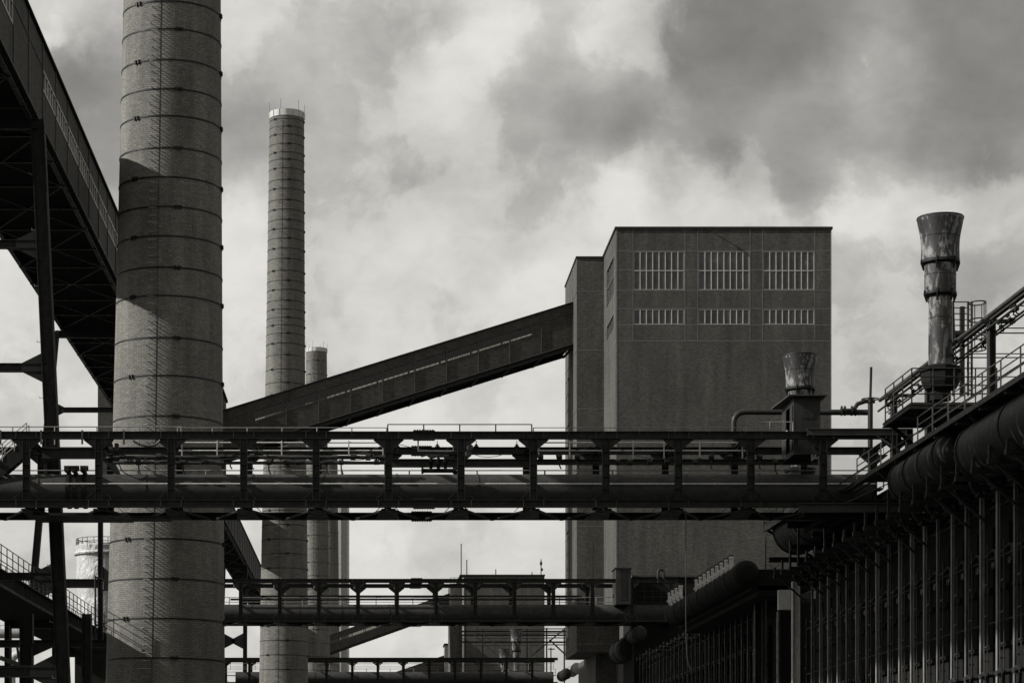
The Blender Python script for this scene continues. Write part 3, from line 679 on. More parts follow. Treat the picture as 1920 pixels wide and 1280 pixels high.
# third bridge
k = 12.; D3 = F/k; X = lambda px: (px-VX)/k
zt3 = zr(1232, k); zb3 = zt3-4.2
b3 = bridge('third steel pipe bridge along the bottom edge of the picture', D3, zt3, zb3, [X(564+48.2*i) for i in range(-3, 10)], X(418), X(1046), big=False)
pipe_x('fat gas pipe lying inside the third bridge', D3+2.9, zb3+1.15, 1.0, X(440), X(1040), m_pipe, joints=[X(p) for p in (500, 590, 670, 760, 860, 950)], group=GP)
mb = MB(); railing(mb, [(X(430), D3+2.4, zt3-1.8), (X(1040), D3+2.4, zt3-1.8)], 1., 4, .03, (.5,), .04); build(mb, 'top_handrail', m_rail, b3)

# cabin on the nearest bridge
t = thing('control_cabin', 'sheet metal cabin with flat overhanging roof and open side door on the nearest bridge', 'cabin', (24., 129, zt1-1.9))
kf = F/127.2; ca = (1488-VX)/kf; cb_ = (1538-VX)/kf; ztop = EYE+(VY-745)/kf; zlow = zt1-1.15
mb = MB()
wall(mb, (0, 127.2, 0), (1, 0, 0), (0, 0, 1), (0, -1, 0), ca, cb_, zlow, ztop)
wall(mb, (ca, 127.2, 0), (0, 1, 0), (0, 0, 1), (-1, 0, 0), 0, 3.6, zlow, ztop, [(.9, 2.4, zlow+.3, ztop-.35)], .05)
mb.quad((cb_, 127.2, zlow), (cb_, 130.8, zlow), (cb_, 130.8, ztop), (cb_, 127.2, ztop)); mb.quad((ca, 130.8, zlow), (cb_, 130.8, zlow), (cb_, 130.8, ztop), (ca, 130.8, ztop))
build(mb, 'wall', m_steel2, t)
mb = MB(); mb.prism([(ca-.35, 126.7, ztop+.02), (cb_+.3, 126.7, ztop+.02), (cb_+.3, 131.3, ztop+.02), (ca-.55, 131.3, ztop+.02)], (0, 0, .07)); build(mb, 'roof', m_edge, t)
mb = MB()
for i in range(9): z = ztop-.75-i*.05; mb.box(ca+.5, ca+1.1, 127.16, 127.195, z, z+.022)
build(mb, 'louvre', m_edge, t)
mb = MB(); mb.box(ca-.05, ca-.02, 127.4, 128.1, zlow+.3, ztop-.4); build(mb, 'door_leaf', m_steel2, t)
mb = MB(); mb.box(ca-.09, ca-.02, 128.8, 129.1, zlow+1.1, zlow+1.6); build(mb, 'notice_plate', m_light, t)

# horizontal pipe with elbow behind the bridge
t = thing('service_pipe', 'horizontal pipe bending down at its left end in front of the brick tower', 'pipe', P(1500, 772, 135))
q = 135.; pts = [P(1376, 890, q), P(1376, 792, q)]+[P(1376+20*(1-math.cos(R(a))), 792-20*math.sin(R(a)), q) for a in (22, 45, 68)]+[P(1396, 772, q), P(1634, 773, q)]
mb = MB(); mb.tube(pts, .17, 20); build(mb, 'pipe_body', m_steel2, t, smooth=True)
mb = MB()
for px in (1577, 1583, 1596, 1603): mb.tube([P(px, 770, q), P(px+2, 770, q)], .3, 16)
mb.tube([P(1577, 770, q-.1), P(1600, 769, q-.1), P(1608, 757, q-.1), P(1622, 752, q-.1), P(1640, 752, q-.1)], .13, 12)
build(mb, 'valve', m_steel2, t, smooth=True)
t = thing('valve_post', 'thin post with handwheel standing right of the cabin', 'post', P(1632, 880, 133))
mb = MB(); mb.tube([P(1631.5, 900, 133), P(1632, 745, 133)], .15, 10); mb.tube([P(1632, 745, 133), P(1633.5, 688, 133)], .075, 8); build(mb, 'post', m_steel, t)
mb = MB(); c = P(1632, 748, 133); rr = [c+V((.5*math.cos(R(a)), .5*math.sin(R(a)), 0)) for a in range(0, 361, 20)]; mb.tube(rr, .03, 6)
for a in (0, 60, 120): mb.tube([c+V((.5*math.cos(R(a)), .5*math.sin(R(a)), 0)), c-V((.5*math.cos(R(a)), .5*math.sin(R(a)), 0))], .02, 5)
build(mb, 'handwheel', m_steel2, t)

# ---------------------------------------------------------------- flares
def flare(base, label):
    b = V(base); t = thing('flare_stack', label, 'flare stack', base, 'flare stacks on the oven battery')
    s = 1/38.3
    def seg(prof, nm, m=m_flare):
        mb = MB(); mb.lathe([(r*s, z*s) for r, z in prof], b, 40); return build(mb, nm, m, t, smooth=True)
    H = lambda y: (690-y)
    seg([(22, H(690)), (21.5, H(600)), (21, H(540))], 'lower_tube')
    seg([(27, H(556)), (29, H(548)), (29, H(480)), (27, H(480))], 'middle_sleeve')
    seg([(31, H(497)), (35.5, H(492)), (35, H(470)), (36, H(450)), (43, H(415)), (42, H(415)), (34, H(450)), (33, H(492))], 'bell_mouth')
    mb = MB(); mb.g(); mb.lathe([(r*s, z*s) for r, z in [(30, H(500)), (36, H(497)), (36, H(493)), (33, H(492))]], b, 40); mb.g(); mb.lathe([(r*s, z*s) for r, z in [(24, H(560)), (29.6, H(556)), (29.6, H(552)), (27, H(551))]], b, 40)
    mb.g(); mb.lathe([(r*s, z*s) for r, z in [(43.3, H(415)), (43.8, H(413)), (43, H(411)), (41.5, H(413))]], b, 40); build(mb, 'rim_ring', m_steel, t, smooth=True)
    mb = MB()
    for a0 in (-115, 5, 125, 65, -55, 185):
        o = V((math.cos(R(a0)), math.sin(R(a0)), 0)); tt = V((-o.y, o.x, 0))
        for zc, rr in ((H(497), 31), (H(556), 25)):
            p = b+V((0, 0, zc*s)); mb.prism([p+o*rr*s+V((0, 0, -14*s))-tt*.04, p+o*(rr+2)*s+V((0, 0, -14*s))-tt*.04, p+o*(rr+7)*s-tt*.04, p+o*(rr+6)*s+V((0, 0, 8*s))-tt*.04, p+o*rr*s+V((0, 0, 8*s))-tt*.04], tt*.08)
    build(mb, 'bracket', m_steel, t)
    mb = MB(); mb.lathe([(24*s, 2*s), (30*s, -1*s), (40*s, -3*s), (40*s, -10*s), (36*s, -12*s), (36*s, -30*s), (30*s, -42*s), (20*s, -46*s), (20*s, -64*s)], b, 8); build(mb, 'burner_box', m_dark, t)
    mb = MB()
    for rr, zc in ((36.3, 449), (29.2, 520), (21.7, 600)): mb.g(); mb.lathe([(rr*s, (H(zc)-.5)*s), (rr*s+.012, H(zc)*s), (rr*s, (H(zc)+.5)*s)], b, 40)
    build(mb, 'plate_seam', m_steel2, t, smooth=True)
    mb = MB(); mb.tube([b+V((.15, -.2, -.1)), b+V((.62, -.55, .05)), b+V((.62, -.1, 3.3))], .03, 6); build(mb, 'pilot_pipe', m_edge, t)
    t.rotation_euler.z = 0
    return t
FB = P(1763, 687, 112.2)
f1 = flare(FB, 'tall flare stack with bell-shaped top at the far right against the sky')
f2 = dup(f1, None, P(1500, 0, 148.5)-P(1763, 0, 112.2), 'flare stack whose bell rises above the cabin before the brick tower')
f2.location.z = P(1500, 663, 148.5).z-283/38.3
f3 = dup(f1, None, (0, 0, 0), 'small distant flare stack above the third bridge')
f3.location = P(968, 1215, 400); f3.location.z = P(968, 1176, 400).z-290/38.3
f4 = dup(f1, None, (0, 0, 0), 'shorter distant flare stack left of another above the third bridge')
f4.location = P(946, 1215, 440); f4.location.z = P(946, 1213, 440).z-290/38.3

# ---------------------------------------------------------------- oven battery
def battery(label, y0, y1, zt, ms, mc):
    t = thing('coke_oven_battery', label, 'oven battery', (32, (y0+y1)/2, 0), 'coke oven batteries')
    XW = 29.0
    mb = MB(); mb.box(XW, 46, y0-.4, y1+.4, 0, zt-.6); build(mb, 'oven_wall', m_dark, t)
    mb = MB(); mb.box(XW-.5, 46, y0-.4, y1+.4, zt-.59, zt-.3); mb.box(XW-1.6, XW, y0-.4, y1+.4, 3.2, 3.5); build(mb, 'deck', m_rust, t)
    n = int((y1-y0)/1.37); st = []; rs = random.Random(5)
    for i in range(n+1):
        y = y0+i*1.37; top = zt+random.uniform(-.12, .18)
        mb = MB(); mb.ibeam((XW-.9, y, 0), (XW-.9+rs.uniform(-.03, .03), y+rs.uniform(-.05, .05), top), rs.uniform(.10, .13), rs.uniform(.12, .18), (1, 0, 0), .03); b = build(mb, 'buckstay', ms if ms is not m_stay or rs.random() < .6 else m_stay2, t)
        mb = MB(); mb.beam((XW-.9, y, top), (XW-.9, y, top+.2), .2, .16)
        q = random.uniform(.1, .25); mb.tube([(XW-1.25, y, top-.3), (XW-.1, y+.3, top-.3)], .10+.05*random.random(), 10); mb.tube([(XW-1.3, y, top-.3), (XW-1.18, y, top-.3)], .17, 10)
        mb.tube([(XW-.6, y+.4, top-.5), (XW-.6, y+.9, top-.9), (XW-.1, y+.9, top-1.1)], .07, 8); build(mb, 'tie_rod_end', mc, b)
        mb = MB(); d0, d1 = y+.28, y+1.1     # oven door
        mb.box(XW-.25, XW-.02, d0, d1, 4.2, zt-2.0)
        for z in (5.4, 8.4, 11): mb.box(XW-.42, XW-.25, d0-.05, d1+.05, z, z+.22)
        mb.tube([(XW-.5, (d0+d1)/2, 4.6), (XW-.5, (d0+d1)/2, zt-2.3)], .035, 6)
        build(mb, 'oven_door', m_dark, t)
        mb = MB(); zz = EYE+5.5; mb.tube([(XW-.5, y+.68, zz), (XW-1.35, y+.68, zz-.15)], .13, 10); mb.tube([(XW-1.1, y+.68, zz-.1), (XW-1.2, y+.68, zz-.12)], .22, 10)
        mb.tube([(XW-1.0, y+.68, zz), (XW-1.0, y+.68, zt-3)], .03, 6)
        for z in (zz+1.2, zz+2.6, zz+4): mb.beam((XW-1.1, y+.5, z), (XW-1., y+.95, z), .04, .05)
        build(mb, 'gas_cock', mc, t)
    mb = MB(); pts = []; zz = EYE+11.0
    for i in range(n+1):
        y = y0+i*1.37; pts += [(XW-.6, y, zz-.08), (XW-.6, y+.5, zz-.05), (XW-.6, y+.95, zz+.12)]
    mb.tube(pts, .085, 8)
    for i in range(n): y = y0+i*1.37+.7; mb.tube([(XW-.6, y, zz), (XW-.6, y, zz-.6), (XW-.5, y, zz-.8)], .08, 8); mb.tube([(XW-.75, y, zz-.62), (XW-.5, y, zz-.62)], .16, 8)
    build(mb, 'gas_rail', m_steel, t, smooth=True)
    mb = MB()
    for z in (zt-1.3, zt-3.6, 9.5, 6.4): mb.tube([(XW-.7, y0, z), (XW-.7, y1, z)], .05, 6)
    build(mb, 'tie_rail', m_steel, t)
    return t
ZB = EYE+28.1/1.965
YS = Q
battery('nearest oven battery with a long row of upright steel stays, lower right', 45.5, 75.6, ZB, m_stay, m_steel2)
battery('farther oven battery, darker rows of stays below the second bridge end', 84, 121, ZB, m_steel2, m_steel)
mb = MB(); mb.box(29.2, 46, 43, 77, ZB-.28, EYE+17.2)
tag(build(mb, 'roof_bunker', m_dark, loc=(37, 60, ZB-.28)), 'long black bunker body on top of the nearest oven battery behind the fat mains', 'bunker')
YS = 1.0
t = thing('low_house', 'low black house with flat top between farther oven battery and brick tower', 'building', (36, 240, 0))
mb = MB(); mb.box(27.6, 46, 238, 248, 0, EYE+22.6); build(mb, 'wall', m_dark, t)
mb = MB(); mb.box(27.4, 46.2, 237.8, 248.2, EYE+22.61, EYE+22.8); build(mb, 'roof', m_edge, t)
mb = MB(); mb.ibeam(P(1492, 1551, 150.3)*1, P(1492, 1090, 150.3), .45, .5, (1, 0, 0), .06)
tag(build(mb, 'corner_pillar', m_light, loc=P(1492, 1551, 150.3)), 'pale streaked pillar at the corner between the two oven batteries', 'pillar')
t = thing('door_hood', 'pale rusty plate over a dark opening left of the pale pillar', 'hood', P(1470, 1140, 152.5))
mb = MB(); mb.box(P(1460, 0, 152.5).x, P(1483, 0, 152.5).x, 152.5, 153, P(0, 1142, 152.5).z, P(0, 1105, 152.5).z); build(mb, 'plate', m_light, t)
mb = MB(); mb.box(P(1460, 0, 152.5).x-.05, P(1463, 0, 152.5).x-.02, 152.3, 153.2, 0, P(0, 1145, 152.5).z); build(mb, 'jamb', m_steel2, t)
mb = MB(); mb.ibeam(P(1424, 1551, 162), P(1424, 1098, 162), .5, .7, (1, 0, 0), .06); mb.beam(P(1432, 1551, 161), P(1432, 1106, 161), .25, .25)
tag(build(mb, 'steel_column', m_steel, loc=P(1424, 1551, 162)), 'dark column rising under the drum with the row of ascension pipes', 'column')
t = thing('steel_ladder', 'narrow ladder frame left of the pale pillar below the nearest bridge', 'ladder', P(1440, 1551, 156.4))
mb = MB()
for px in (1436, 1872): mb.tube([P(px, 1551, 156.4), P(px, 975, 156.4)], .05, 6)
build(mb, 'stile', m_steel2, t)
mb = MB()
for i in range(50): mb.tube([P(1436, 1540-i*11.2, 156.4), P(1446, 1540-i*11.2, 156.4)], .02, 5)
build(mb, 'rung', m_steel2, t)

YS = Q
t = thing('branch_pipes', 'dense row of short bent pipes and hangers between the fat mains and the steel stays', 'pipes', (27.8, 55, EYE+14.3)); rs = random.Random(9); mb = MB(); m2_ = MB()
for i in range(22):
    y = 45.9+i*1.37; mb.g(); r_ = rs.uniform(.07, .12)
    mb.tube([(27.0, y, EYE+14.5), (27.1, y, EYE+13.9), (27.5, y+.15, EYE+13.5), (28.6, y+.2, EYE+13.4)], r_, 10)
    mb.tube([(27.4, y+.06, EYE+13.55), (27.6, y+.1, EYE+13.5)], r_+.07, 10)
    m2_.g(); m2_.beam((26.0, y+.6, EYE+14.0), (29.2, y+.6, EYE+14.0), .16, .22); m2_.beam((26.1, y+.6, EYE+14.0), (26.1, y+.6, EYE+rs.uniform(14.5, 16.4)), .1, .12)
    if rs.random() < .6: m2_.beam((26.4, y+.6, EYE+13.9), (28.1, y+.6, EYE+12.4), .08, .1)
build(mb, 'branch_pipe', m_rust, t, smooth=True); build(m2_, 'hanger_beam', m_steel, t)
YS = 1.0
# collecting mains
def drum(label, c, r, y0, y1, rings=4, name='collecting_main', mat=m_drum):
    t = thing(name, label, 'gas main', (c[0], (y0+y1)/2, c[1]-r), 'fat gas mains above the oven battery')
    mb = MB(); prof = [(0.01, y0), (r*.6, y0+.02), (r*.93, y0+.16), (r, y0+.45)]+[(r, y0+.45+(y1-y0-.9)*i/6) for i in range(1, 7)]+[(r*.93, y1-.16), (r*.6, y1-.02), (.01, y1)]
    mb.lathe(prof, (c[0], 0, c[1]), 48, axis='y'); build(mb, 'drum_shell', mat, t, smooth=True)
    mb = MB()
    for i in range(rings):
        y = y0+.5+(y1-y0-1)*i/max(1, rings-1); mb.lathe([(r-.02, y-.05), (r+.05, y-.05), (r+.05, y+.05), (r-.02, y+.05)], (c[0], 0, c[1]), 48, True, axis='y')
    build(mb, 'drum_ring', m_rust, t, smooth=True)
    return t
YS = Q
drum('fat streaked gas main at the right edge under the walkway', (27.35, EYE+15.2), 1.36, 41, 52.4)
drum('streaked gas main just right of the nearest bridge end', (26.85, EYE+15.55), 1.06, 53.2, 58.6)
drum('streaked gas main hanging just below the right end of the nearest bridge', (27.6, EYE+17.0), 1.5, 68.2, 76, 3)
dm = drum('dark gas main carrying the row of pale ascension pipes', (25.6, EYE+15.0), .85, 79, 98, 9, mat=m_dark)
drum('dark gas main ending beyond the second bridge', (27.4, EYE+15.5), 1.2, 123, 128, 3, mat=m_rust)
mb = MB(); mb.box(26.4, 28.4, 79.5, 98, EYE+13.5, EYE+14.2); mb.box(26.0, 30, 79.5, 98, EYE+13.9, EYE+15.3); build(mb, 'saddle', m_dark, dm)
YS = 1.0
# ascension pipes
def asc(p, label):
    p = V(p); t = thing('ascension_pipe', label, 'pipe', p, 'row of pale ascension pipes')
    mb = MB(); mb.tube([p+V((0, 0, -.1)), p+V((0, 0, .6))], .16, 14); mb.lathe([(.19, .56), (.2, .66), (.15, .7), (.01, .71)], p, 14); mb.tube([p+V((.15, 0, -.35)), p+V((-.12, 0, 0)), p+V((-.2, 0, .08))], .13, 10); build(mb, 'pipe_body', m_light, t, smooth=True)
    mb = MB(); mb.tube([p+V((-.2, 0, .2)), p+V((-.22, 0, .72)), p+V((-.12, 0, .84)), p+V((.1, 0, .84)), p+V((.14, 0, .7))], .035, 6); build(mb, 'lid_lever', m_steel, t)
    return t
ap = [(P(1397, 1047, 79.8)), ]
for i in range(9):
    Yp = (80.6+i*1.05)*Q
    c0 = V((24.95, Yp, EYE+15.65)); e = asc(c0, 'pale ascension pipe, number') if i == 0 else dup(e0, None, c0-V(e0['_org']))
    if i == 0: e0 = e
    wd_ = ['nearest', 'second nearest', 'third nearest', 'fourth nearest', 'fifth nearest', 'fifth farthest', 'third farthest', 'second farthest', 'farthest'][i]
    if i == 5: wd_ = 'fourth farthest'
    e['label'] = wd_+' pale ascension pipe in the row on the dark main'
for i in range(4):
    e = dup(e0, None, V((24.9, (93.5+i*1.1)*Q, EYE+16.0))-V(e0['_org'])); e['label'] = ['nearest', 'second', 'third', 'farthest'][i]+' of four ascension pipes past the row, by the second bridge end'
# gas main end pipes near tower foot
for (px, py, D, r, ln, mat, lab) in ((1200, 1186, 232.6, .75, 6, m_rust, 'round pipe mouth under the right end of the second bridge'), (1082, 1252, 352, .85, 9, m_conc, 'pale round tank at the right end of the third bridge'), (1062, 1262, 344, .8, 8, m_rust, 'dark round pipe below the pale tank at bottom')):
    c = P(px, py, D); drum(lab, (c.x, c.z), r, D, D+ln, 2, 'round_vessel', mat)

# upper walkway along the battery
YS = Q
ZW = EYE+26/1.56
t = thing('battery_walkway', 'long steel walkway with girder and railings running towards the right edge', 'walkway', (27, 52, ZW))
mb = MB(); mb.box(26.02, 30, 41, 62.5, ZW, ZW+.08); build(mb, 'deck', m_steel2, t)
mb = MB(); mb.beam((26, 41, ZW-.02), (26, 62.5, ZW-.02), .06, .22)
for y in range(42, 62, 2): mb.ibeam((26.05, y, ZW-.15), (30, y, ZW-.15), .15, .22)
build(mb, 'girder', m_edge, t)
mb = MB(); railing(mb, [(26.05, 41, ZW+.08), (26.05, 55.6, ZW+.08)], 1.15, 1.4, .03, (.33, .66), .035); railing(mb, [(26.05, 59.6, ZW+.08), (26.05, 62.5, ZW+.08)], 1.15, 1.4, .03, (.33, .66), .035)
railing(mb, [(28.6, 41, ZW+.08), (28.6, 55, ZW+.08)], 1.15, 2.1, .03, (.5,), .035); build(mb, 'handrail', m_rail, t)
mb = MB()
for y in (43, 47, 51, 55, 60):
    mb.beam((26.2, y, ZW-.2), (29, y, ZW-2.4), .12, .16); mb.ibeam((29.2, y, ZB-.5), (29.2, y, ZW), .3, .4, (1, 0, 0), .05)
build(mb, 'bracket', m_steel, t)
# platform around the flare
ZP = EYE+18.4
t = thing('flare_platform', 'square railed platform around the base of the tall flare stack', 'platform', (27.2, 56.6, ZP))
mb = MB(); mb.box(25.55, 29.6, 55.24, 58.06, ZP, ZP+.08); build(mb, 'deck', m_steel2, t)
mb = MB()
for y in (55.24, 56.6, 58.06): mb.ibeam((25.5, y, ZP-.12), (29.6, y, ZP-.12), .15, .22)
for x in (25.5, 27.4, 29.6): mb.ibeam((x, 55.24, ZP-.14), (x, 58.06, ZP-.14), .12, .2)
build(mb, 'deck_beam', m_edge, t)
mb = MB(); railing(mb, [(25.6, 58.06, ZP+.08), (25.6, 55.24, ZP+.08), (29.6, 55.24, ZP+.08)], 1.6, 1.0, .03, (.25, .5, .75), .035); build(mb, 'handrail', m_steel2, t)
mb = MB()
for y in (55.6, 57.8): mb.beam((25.8, y, ZP-.2), (28.2, y, ZP-2.4), .12, .14)
mb.box(27.3, 29.6, 55.4, 55.9, ZB-.3, ZP-.3); mb.box(28.2, 29.8, 57.2, 58, ZB-.3, ZP-.3)
build(mb, 'support', m_dark, t)
# pipe rack above
t = thing('pipe_rack', 'pair of long pipes on posts sloping up to the right edge behind the tall flare', 'pipe rack', (27, 50, ZW))
for dx, dz, rr, nm in ((0, 0, .11, 0), (.36, .02, .11, 1), (-.1, -.62, .06, 2), (.5, -.75, .05, 3), (.9, -.3, .05, 3)):
    mb = MB(); mb.tube([(28.8+dx, 41, EYE+22.2+dz), (28.8+dx, 66, EYE+22.2+dz)], rr, 14); build(mb, 'rack_pipe', m_pipe if nm < 2 else m_steel2, t, smooth=True)
for y in (50.2, 54.4, 60.5, 64.5):
    mb = MB(); mb.ibeam((28.9, y, ZW), (28.9, y, EYE+21.9), .25, .3, (1, 0, 0), .04); mb.beam((28.4, y, EYE+21.95), (30, y, EYE+21.95), .15, .15); build(mb, 'rack_post', m_steel2, t)
mb = MB(); random.seed(3)
for i in range(30):
    mb.g(); y = 42+i*.8; z = EYE+21.6+random.uniform(-.25, .2); x = 28.7+random.uniform(-.2, .5)
    mb.tube([(x, y, z), (x, y, z-.3), (x+.12, y, z-.35)], .035, 6); mb.tube([(x-.08, y, z-.12), (x+.08, y, z-.12)], .085, 8); mb.tube([(x-.1, y-.09, z+.03), (x-.1, y+.09, z+.03)], .05, 8)
build(mb, 'valve', m_steel, t)
mb = MB()
for i in range(6):
    y = 43+i*3.1; mb.tube([(28.8, y, EYE+21.8), (34, y, EYE+21.8)], .03, 6); mb.tube([(28.8, y+1, EYE+21.2), (34, y+1, EYE+21.2)], .025, 6)
build(mb, 'cross_pipe', m_steel2, t)
# lower pipes on deck
for i, (x, z, rr) in enumerate(((26.5, .35, .08), (26.75, .3, .06), (27.0, .4, .09), (27.3, .3, .05), (26.4, .75, .04))):
    mb = MB(); mb.tube([(x, 41, ZW+z), (x, 67, ZW+z)], rr, 10)
    tag(build(mb, 'deck_pipe', m_steel2 if i % 2 else m_pipe, loc=(x, 52, ZW+z), smooth=True), ['thickish pipe', 'slim pipe', 'thickest pipe', 'slimmest pipe', 'small raised pipe'][i]+' lying along the battery walkway behind its railing', 'pipe', 'deck pipes on the battery walkway')
YS = 1.0
# caged ladder
t = thing('caged_ladder', 'ladder with round safety cage and small railed landing behind the tall flare', 'ladder', P(1815, 700, 115.3))
mb = MB()
for px in (1787, 1815, 1822): mb.tube([P(px, 742, 115.3), P(px, 565, 115.3)], .06, 6)
mb.beam(P(1804, 742, 117.3), P(1804, 575, 117.3), .22, .22)
build(mb, 'stile', m_steel2, t)
mb = MB()
for i in range(6): mb.tube([P(1784, 566+i*11, 115.3), P(1815, 566+i*11, 115.3)], .028, 6)
for i in range(16): mb.tube([P(1815, 580+i*10, 115.3), P(1822, 580+i*10, 115.9)], .02, 5)
build(mb, 'rung', m_steel2, t)
mb = MB()
for py in (568, 600, 632, 655):
    c = P(1833, py, 115.9); mb.tube([c+V((.4*math.cos(R(a)), .55*math.sin(R(a)), 0)) for a in range(0, 361, 20)], .035, 6)
for a in range(-60, 91, 50): c0 = P(1833, 568, 115.9); o = V((.4*math.cos(R(a)), .55*math.sin(R(a)), 0)); mb.tube([c0+o, P(1833, 655, 115.9)+o], .025, 6)
build(mb, 'safety_cage', m_steel2, t)
mb = MB(); mb.tube([P(1782, 627, 116.1), P(1818, 627, 116.1)], .2, 16); build(mb, 'cross_tube', m_steel2, t, smooth=True)
# vertical stubs, brackets near bridge end
t = thing('end_frame', 'steel frame closing the right end of the nearest bridge', 'frame', (29.5, DB, zb1))
xe = (1680-VX)/34
mb = MB(); mb.ibeam((xe+.6, DB-.5, zb1-.4), (xe+.6, DB-.5, zt1), .3, .4, (1, 0, 0)); mb.ibeam((xe-5, DB-.5, zt1-.1), (xe+.8, DB-.5, zt1-.1), .3, .36); mb.ibeam((xe-5.5, DB-.6, zb1-.1), (xe+2.2, DB-.6, zb1-.1), .4, .5)
build(mb, 'portal', m_edge, t)
mb = MB(); mb.beam((xe-1.2, DB-.55, zt1-.3), (xe+.3, DB-.55, zt1-1.3), .1, .1); mb.beam((xe-3, DB-.55, zb1+.15), (xe-.2, DB-.55, zb1+1.4), .06, .06); build(mb, 'brace', m_edge, t)
mb = MB(); mb.ibeam((xe-5, DB+.3, zb1-.3), (xe+2, DB+.3, zb1-.3), .3, .4); mb.ibeam((xe-5, DB+5.4, zb1-.3), (xe+2, DB+5.4, zb1-.3), .3, .4)
for i in range(6): mb.ibeam((xe-4+i*1.1, DB+.3, zb1-.62), (xe-4+i*1.1, DB+5.4, zb1-.62), .2, .24)
mb.box(xe-.3, xe+2.2, DB-1, DB-.4, zb1-.9, zb1-.5)
tag(build(mb, 'bearing_beam', m_dark, loc=(xe, DB, zb1-1)), 'heavy dark bearing under the right end of the nearest bridge', 'beam')
# support beams over battery & small roof walkway at the second drum
YS = Q
t = thing('drum_walkway', 'short railed catwalk beside the main below the nearest bridge', 'walkway', (26.2, 72, EYE+17.6))
mb = MB(); mb.box(25.7, 26.7, 68, 76.3, EYE+17.25, EYE+17.33); mb.beam((25.7, 68, EYE+17.2), (25.7, 76.3, EYE+17.2), .06, .3); build(mb, 'deck', m_steel2, t)
mb = MB(); railing(mb, [(25.75, 68, EYE+17.33), (25.75, 76.3, EYE+17.33), (26.7, 76.3, EYE+17.33)], 1.1, 1.2, .025, (.33, .66), .03); build(mb, 'handrail', m_steel2, t)
mb = MB()
for y in (68.5, 72, 75.8): mb.beam((25.8, y, EYE+17.1), (29, y, EYE+15.2), .12, .15); mb.ibeam((25.9, y, EYE+15.2), (30, y, EYE+15.2), .25, .3)
build(mb, 'bracket', m_steel, t)
YS = 1.0
t = thing('equipment_box', 'small box house standing on the right part of the second bridge', 'cabin', P(1169, 1100, D2+.5))
c0, c1 = P(1155, 1132, D2-.4), P(1183, 1065, D2-.4)
mb = MB(); mb.box(c0.x, c1.x, D2-.4, D2+3, c0.z, c1.z); build(mb, 'wall', m_steel2, t)
mb = MB(); mb.box(c0.x-.15, c1.x+.15, D2-.55, D2+3.15, c1.z+.01, c1.z+.1); build(mb, 'roof', m_edge, t)
mb = MB(); mb.box(c0.x+.5, c0.x+1.1, D2-.43, D2-.41, c0.z+.4, c1.z-.3); build(mb, 'door', m_steel, t)
t = thing('vent_pipe', 'small hooked vent pipe on the right end of the second bridge', 'pipe', P(1234, 1090, D2))
mb = MB(); c = P(1234, 1092, D2); mb.tube([c, c+V((0, 0, 1.1))]+[c+V((.28-.28*math.cos(R(a)), 0, 1.1+.28*math.sin(R(a)))) for a in (30, 60, 90, 120, 150, 180)]+[c+V((.56, 0, .4))], .13, 12); build(mb, 'pipe_body', m_steel2, t, smooth=True)
mb = MB()
for dx in (0, .56): mb.tube([c+V((dx, 0, .6)), c+V((dx, 0, .68))], .2, 12)
build(mb, 'flange', m_steel2, t)
mb = MB(); railing(mb, [P(1192, 1140, D2+.3), P(1256, 1140, D2+.3)], 2.4, .8, .03, (.25, .5, .75), .03); tag(build(mb, 'guard_rack', m_steel2, loc=P(1224, 1140, D2+.3)), 'tall barred rack between the last posts of the second bridge', 'rack')

# ---------------------------------------------------------------- left lower structures
XS = -23.3; DZ = 1.2
YS = Q
t = thing('covered_gas_duct', 'massive dark duct with railings descending across the lower left corner', 'duct', (-26, 74, EYE+13.2))
mb = MB(); mb.box(-27.7, XS, 45, 105.5, EYE+13.2, EYE+14.2); build(mb, 'duct_body', m_dark, t)
mb = MB()
for i in range(28): y = 46+2.2*i; mb.beam((XS+.01, y, EYE+13.2), (XS+.01, y, EYE+14.2), .06, .04)
mb.beam((XS+.05, 45, EYE+13.28), (XS+.05, 105.5, EYE+13.28), .12, .16); build(mb, 'duct_rib', m_steel, t)
mb = MB(); mb.box(XS-.9, XS+.2, 45, 105.5, EYE+14.22, EYE+14.3); build(mb, 'walkway', m_steel, t)
mb = MB(); railing(mb, [(XS+.15, 45, EYE+14.3), (XS+.15, 105.5, EYE+14.3)], 1.5, 1.2, .03, (.33, .66), .035); railing(mb, [(XS-1.8, 45, EYE+14.3), (XS-1.8, 105.5, EYE+14.3)], 1.5, 1.2, .03, (.5,), .035); build(mb, 'handrail', m_steel2, t)
for y in (58, 74, 89, 104):
    mb = MB(); mb.ibeam((XS-.4, y, 0), (XS-.4, y, EYE+13.2), .4, .45, (1, 0, 0), .05); mb.ibeam((-27.3, y, 0), (-27.3, y, EYE+13.2), .4, .45, (1, 0, 0), .05); mb.ibeam((-27.3, y, EYE+12.9), (XS, y, EYE+12.9), .3, .5)
    build(mb, 'support_leg', m_steel, t)
mb = MB(); c = P(166, 1165, 92)
mb.box(-23, -18.5, 92, 96, EYE+8.6, EYE+12.2); mb.box(-22, -19.2, 93, 105.5, EYE+6.6, EYE+8.6); mb.tube([(-21.5, 92.5, EYE+9), (-21.5, 92.5, EYE+17.2), (-20.8, 92.5, EYE+16.9), (-20.8, 92.5, EYE+16.2)], .12, 8)
mb.tube([(-22.3, 103, EYE+10), (-22.3, 103, EYE+16.2)], .08, 8)
ob = build(mb, 'machine_head', m_steel, loc=(-23, 103, EYE+7.4)); tag(ob, 'dark machine head with hooked pipe at the duct end, left of the nearest chimney', 'machine')
random.seed(11); mb = MB()
